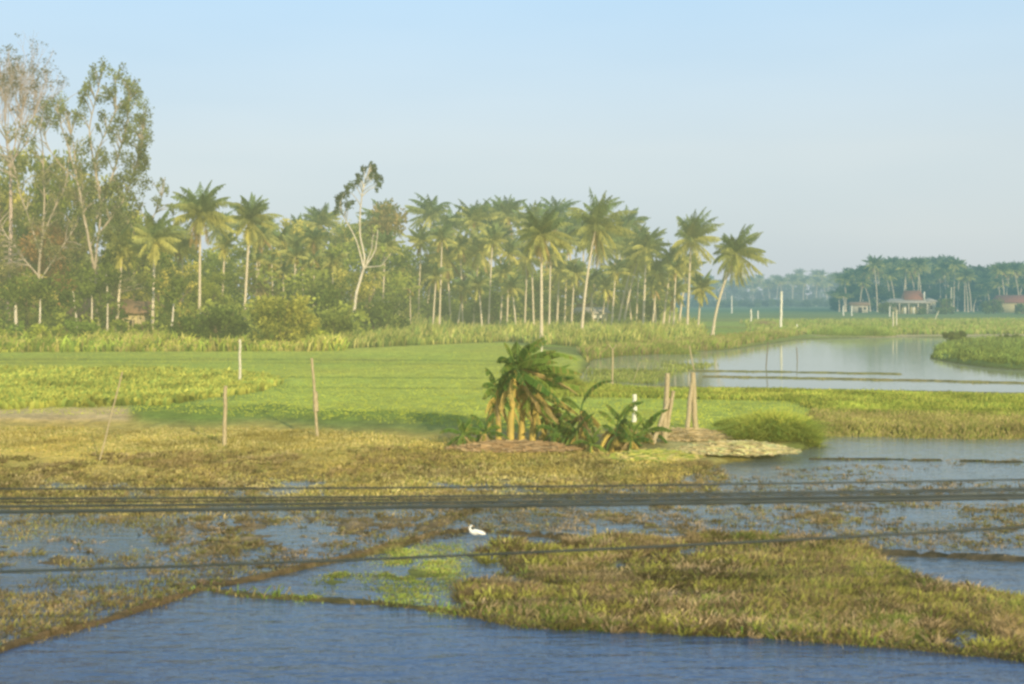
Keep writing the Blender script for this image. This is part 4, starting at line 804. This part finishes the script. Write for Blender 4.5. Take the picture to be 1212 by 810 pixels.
# ------------------------------------------------------------------ houses
def hip(mb, x0, x1, y0, y1, z, h, ins, c=(1, 1, 1), th=.12):
    v = [[x0, y0, z], [x1, y0, z], [x1, y1, z], [x0, y1, z], [x0+ins, (y0+y1)/2, z+h], [x1-ins, (y0+y1)/2, z+h]]
    v = v+[[a, b, d-th] for a, b, d in v[:4]]
    mb.add(v, [[0, 1, 5, 4], [2, 3, 4, 5]], c); mb.f.append(np.array([[1, 2, 5], [3, 0, 4]])+mb.n-len(v)); mb.f.append(np.array([[6, 7, 1, 0], [7, 8, 2, 1], [8, 9, 3, 2], [9, 6, 0, 3], [9, 8, 7, 6]])+mb.n-len(v))
def bx(name, parent, lo, hi, mat):
    mb = MB(); box(mb, lo, hi); return link(name, mb.mesh(name, M[mat]), parent)
X, Y = (1081-CX)/F*300, 300.; z0 = float(zat(X, Y)); h_ = empty('farmhouse', (X, Y, z0), 'pale farmhouse with red upper roof and wide grey veranda roof in front of the grove', 'house', rz=R(-4))
bx('wall', h_, (-4.6, 1.2, 0), (3.4, 7, 3.0), 'bamboo'); bx('side_wing', h_, (3.403, -.2, 0), (5.3, 6, 3.1), 'cream')
rb = MB(); hip(rb, -6.2, 4.2, -1.6, 7.6, 2.75, 1.0, 1.6); r1 = link('veranda_roof', rb.mesh('veranda_roof', M['greyroof']), h_)
rb = MB(); hip(rb, -1.8, 2.9, 1.0, 5.6, 3.5, 2.2, .35); r2 = link('upper_roof', rb.mesh('upper_roof', M['redroof']), h_)
rb = MB(); hip(rb, 3.1, 5.7, -.6, 6.4, 3.12, .7, .9); link('wing_roof', rb.mesh('wing_roof', M['greyroof']), h_)
bx('gable_trim', r2, (2.72, .85, 3.3), (2.98, 1.1, 5.4), 'white')
for x in (-5.8, -3.6, -1.4, .8, 3.0):
    bx('column', h_, (x-.13, -1.35, 0), (x+.13, -1.1, 2.72), 'cream')
for x, w in ((-3.0, 1.1), (-.9, .8), (1.4, .9)): d = bx('door' if x == -.9 else 'window', h_, (x-w/2, 1.12, 0 if x == -.9 else .9), (x+w/2, 1.197, 2.2), 'dark'); bx('frame', d, (x-w/2-.12, 1.06, 2.203), (x+w/2+.12, 1.19, 2.35), 'white')
bx('door_panel', h_, (-2.0, 1.1, .02), (-1.45, 1.19, 2.1), 'white'); bx('door_panel', h_, (.1, 1.1, .02), (.6, 1.19, 2.1), 'white')
w = bx('window', h_, (3.9, -.25, 1.1), (4.5, -.203, 2.1), 'dark'); bx('frame', w, (3.8, -.3, .95), (4.6, -.22, 1.08), 'white')
def shed(px, py, Y, W, D, Hh, roofm, wallm, label, name='shed', rh=1.0, rz=0, door=True, over=.5):
    X = (px-CX)/F*Y; z0 = float(zat(X, Y)); e = empty(name, (X, Y, z0), label, 'shed' if name == 'shed' else 'house', rz=rz)
    bx('wall', e, (-W/2, 0, 0), (W/2, D, Hh), wallm)
    if door: d = bx('door', e, (-W*.12, -.06, 0), (W*.12, -.003, Hh*.75), 'dark'); bx('handle', d, (W*.08, -.12, Hh*.35), (W*.1, -.062, Hh*.42), 'iron')
    if door: w = bx('window', e, (W*.22, -.05, Hh*.4), (W*.38, -.003, Hh*.75), 'dark'); bx('frame', w, (W*.2, -.08, Hh*.34), (W*.4, -.01, Hh*.395), 'white')
    if not door:
        for k in range(6): bx('wall_pole', e, (-W/2+W*k/5-.06, -.12, 0), (-W/2+W*k/5+.06, -.003, Hh), 'wood')
        bx('doorway', e, (-W*.02, -.05, 0), (W*.16, -.004, Hh*.8), 'dark')
    rb = MB(); hip(rb, -W/2-over, W/2+over, -over, D+over, Hh+.13, rh, .2); link('roof', rb.mesh('roof', M[roofm]), e); return e
shed(1206, 0, 322, 9, 6, 2.6, 'redroof', 'bamboo', 'second far house with low rusty red roof at the grove edge', 'farmhouse', 1.9)
shed(1018, 0, 325, 4.2, 3, 1.9, 'thatch', 'cream', 'tiny open shed with pale walls beside white gate posts', rh=.8)
shed(703, 0, 152, 3.2, 3, 2.0, 'greyroof', 'white', 'small pale shed between the palm trunks', rh=.7, rz=R(12))
shed(697-2, 0, 158, 1.8, 2, 2.6, 'thatch', 'cream', 'narrow cream outhouse half hidden behind the small pale shed', rh=.5)
shed(154, 0, 109, 2.4, 3, 2.6, 'thatch', 'bamboo', 'bamboo walled hut in shade behind the palms at the wood edge', 'hut', 1.0, rz=R(8), door=False)
shed(112, 0, 113, 4.6, 4, 2.3, 'thatch', 'bark', 'dim hut with brown thatched roof inside the wood', 'hut', 1.5, rz=R(-10), door=False)
# pale timber stack at the water edge, cut by the frame
X, Y = G(1222, 516, .15); z0 = float(zat(X, Y)); e = empty('timber_stack', (X, Y, z0), 'small stack of pale boards at the water edge', 'timber')
for k in range(4): bx('board', e, (-.42+.05*k, -.15, .06*k+.012*k), (.8, .25, .06*k+.05+.012*k), 'concrete')

# ------------------------------------------------------------------ birds
def bird(px, py, s, label, pose, flip=1):
    X, Y = G(px, py, .08); z0 = max(0., float(zat(X, Y))); root = empty('white_bird', (X, Y, z0), label, 'bird'); mb = MB()
    a = {'sit': [(.17, 0, .05, .012), (.12, 0, .09, .035), (.05, 0, .115, .065), (-.02, 0, .12, .075), (-.09, 0, .13, .055), (-.125, 0, .17, .03), (-.14, 0, .215, .02), (-.125, 0, .25, .018), (-.10, 0, .265, .024), (-.075, 0, .26, .012)],
         'stand': [(.2, 0, .22, .01), (.13, 0, .26, .035), (.05, 0, .31, .06), (-.03, 0, .35, .06), (-.08, 0, .40, .035), (-.10, 0, .46, .02), (-.09, 0, .52, .016), (-.11, 0, .57, .016), (-.14, 0, .60, .022), (-.17, 0, .595, .01)]}[pose]
    a = np.array(a)*s; p = a[:, :3].copy(); p[:, 0] *= flip; t = np.linspace(0, len(p)-1, 34); pp = np.stack([np.interp(t, range(len(p)), p[:, i]) for i in range(3)], 1); rr = np.interp(t, range(len(p)), a[:, 3])
    for _ in range(2): pp[1:-1] = (pp[:-2]+2*pp[1:-1]+pp[2:])/4; rr[1:-1] = (rr[:-2]+2*rr[1:-1]+rr[2:])/4
    tube(mb, pp, rr, 12); link('body', mb.mesh('bird_body', M['feather'], True), root)
    hd = p[-2]; bk = MB(); tube(bk, [hd+np.array([(.02 if pose == 'sit' else -.02)*s*flip, 0, 0]), hd+np.array([(.05 if pose == 'sit' else -.06)*s*flip, 0, -.008*s]), hd+np.array([(.09 if pose == 'sit' else -.11)*s*flip, 0, -.02*s])], [.009*s, .006*s, .001], 6); link('beak', bk.mesh('bird_beak', M['beak']), root)
    for sg in (-1, 1):
        wb = MB(); base = p[2]+np.array([0, sg*a[2, 3]*.75, .01]); n = 8; u = np.linspace(0, 1, n)
        cl_ = np.stack([base[0]-flip*.08*s+flip*u*.26*s, base[1]+sg*.01*np.sin(u*3.14), base[2]+.02*s-u*.07*s], 1); tube(wb, cl_, np.sin(np.clip(u*.95+.05, 0, 1)*3.14)**.6*.038*s+.002, 8); link('wing', wb.mesh('bird_wing', M['feather'], True), root)
        if pose == 'stand':
            gb = MB(); tube(gb, [[.03*s*flip, sg*.02*s, .28*s], [.05*s*flip, sg*.02*s, .14*s], [.03*s*flip, sg*.02*s, -.02]], .006*s, 5); link('leg', gb.mesh('bird_leg', M['iron']), root)
    return root
bird(563, 631, .78, 'white water bird crouching on the low mud bank in the near paddy', 'sit')
bird(801, 408, .9, 'white egret standing on the bank under the palms', 'stand', 1)

# ------------------------------------------------------------------ cables running beside the line
def cable(y0, y1, y2, Y, wpx, label, seed):
    a, b, c = P(0, y0, Y), P(606, y1, Y), P(1212, y2, Y); k = np.polyfit([a[0], b[0], c[0]], [a[2], b[2], c[2]], 2); xs = np.linspace(-22, 22, 121)
    k[0] = max(k[0], 0)
    z = np.polyval(k, xs); mb = MB(); tube(mb, np.stack([xs, np.full_like(xs, Y)+seed*.02, z], 1), wpx/F*Y/2, 8); tag(link('cable', mb.mesh('cable', M['cable'], True)), label, 'cable', 'cables strung beside the railway')
cable(677, 655, 624, 12.0, 3.2, 'single thin cable sagging below the others', 0)
cable(606.5, 599, 589.5, 12.2, 4.8, 'thickest dark cable of the bundle', 1)
cable(600.5, 594.5, 586, 12.5, 3.4, 'medium cable lying just above the thickest one', 2)
cable(591.5, 588, 579.5, 12.7, 2.6, 'cable in the middle of the bundle', 3)
cable(596, 591.5, 582.5, 12.9, 2.0, 'thin cable squeezed between the middle and medium cables', 4)
cable(580.5, 578, 569.5, 13.2, 2.2, 'topmost thin cable of the bundle', 5)

# ------------------------------------------------------------------ light, sky, camera
EL, AZ = 18.0, 155.0
w = bpy.data.worlds.new('World'); bpy.context.scene.world = w; w.use_nodes = True; nt = w.node_tree; N = nt.nodes; L = nt.links; N.clear()
sky = N.new('ShaderNodeTexSky'); sky.sky_type = 'NISHITA'; sky.sun_disc = False; sky.sun_elevation = R(EL); sky.sun_rotation = R(AZ); sky.dust_density = 1.6; sky.air_density = 1.0; sky.ozone_density = 1.2
bg = N.new('ShaderNodeBackground'); bg.inputs[1].default_value = .15
# thin milky haze low over the horizon
tc = N.new('ShaderNodeTexCoord'); sp = N.new('ShaderNodeSeparateXYZ'); L.new(tc.outputs['Generated'], sp.inputs[0])
mr = N.new('ShaderNodeMapRange'); mr.inputs[1].default_value = 0.0; mr.inputs[2].default_value = .30; mr.inputs[3].default_value = .92; mr.inputs[4].default_value = .75; mr.clamp = True; L.new(sp.outputs[2], mr.inputs[0])
hz = N.new('ShaderNodeValToRGB'); mr2 = N.new('ShaderNodeMapRange'); mr2.inputs[1].default_value = 0; mr2.inputs[2].default_value = .26; L.new(sp.outputs[2], mr2.inputs[0]); L.new(mr2.outputs[0], hz.inputs[0])
K = 1/.15
e = hz.color_ramp.elements; e[0].position = 0; e[0].color = (.60, .67, .70, 1); e[1].position = 1; e[1].color = (.56, .82, 1.05, 1); q = e.new(.45); q.color = (.68, .77, .81, 1)
vm = N.new('ShaderNodeVectorMath'); vm.operation = 'SCALE'; vm.inputs['Scale'].default_value = K; L.new(hz.outputs[0], vm.inputs[0])
mx = N.new('ShaderNodeMix'); mx.data_type = 'RGBA'; L.new(mr.outputs[0], mx.inputs[0]); L.new(sky.outputs[0], mx.inputs[6]); L.new(vm.outputs[0], mx.inputs[7])
nz = N.new('ShaderNodeTexNoise'); nz.inputs['Scale'].default_value = 2.2; nz.inputs['Detail'].default_value = 3; ms = N.new('ShaderNodeMapping'); ms.inputs['Scale'].default_value = (1, 1, 5); L.new(tc.outputs['Generated'], ms.inputs[0]); L.new(ms.outputs[0], nz.inputs[0])
rz_ = N.new('ShaderNodeValToRGB'); L.new(nz.outputs[0], rz_.inputs[0]); rz_.color_ramp.elements[0].position = .3; rz_.color_ramp.elements[0].color = (.94, .96, .97, 1); rz_.color_ramp.elements[1].position = .7; rz_.color_ramp.elements[1].color = (1.04, 1.02, 1.0, 1)
mk = N.new('ShaderNodeMix'); mk.data_type = 'RGBA'; mk.blend_type = 'MULTIPLY'; mk.inputs[0].default_value = 1; L.new(mx.outputs[2], mk.inputs[6]); L.new(rz_.outputs[0], mk.inputs[7])
L.new(mk.outputs[2], bg.inputs[0]); out = N.new('ShaderNodeOutputWorld'); L.new(bg.outputs[0], out.inputs[0])
sun = bpy.data.lights.new('sun', 'SUN'); sun.energy = 5.0; sun.angle = R(.6); sun.color = (1, .83, .55); so = bpy.data.objects.new('sun', sun); C.objects.link(so)
tv = Vector((math.sin(R(AZ))*math.cos(R(EL)), math.cos(R(AZ))*math.cos(R(EL)), math.sin(R(EL)))); so.rotation_euler = (-tv).to_track_quat('-Z', 'Y').to_euler(); so.location = (20, -20, 30)
cam = bpy.data.cameras.new('camera'); co = bpy.data.objects.new('camera', cam); C.objects.link(co); co.location = (0, 0, H); co.rotation_euler = (R(90), 0, 0)
cam.sensor_width = 36; cam.lens = F/1212*36; cam.shift_y = -(405-HY)/1212; cam.clip_start = .1; cam.clip_end = 9000
cam.dof.use_dof = True; cam.dof.focus_distance = 150; cam.dof.aperture_fstop = 1.7
sc = bpy.context.scene; sc.camera = co; sc.view_settings.view_transform = 'Standard'; sc.view_settings.look = 'None'; sc.view_settings.exposure = 0
sc.render.engine = 'CYCLES'; sc.cycles.use_denoising = True; sc.cycles.max_bounces = 5; sc.cycles.transparent_max_bounces = 8; sc.cycles.diffuse_bounces = 2; sc.cycles.glossy_bounces = 3; sc.cycles.filter_width = 2.7
sc.cycles.caustics_reflective = False; sc.cycles.caustics_refractive = False
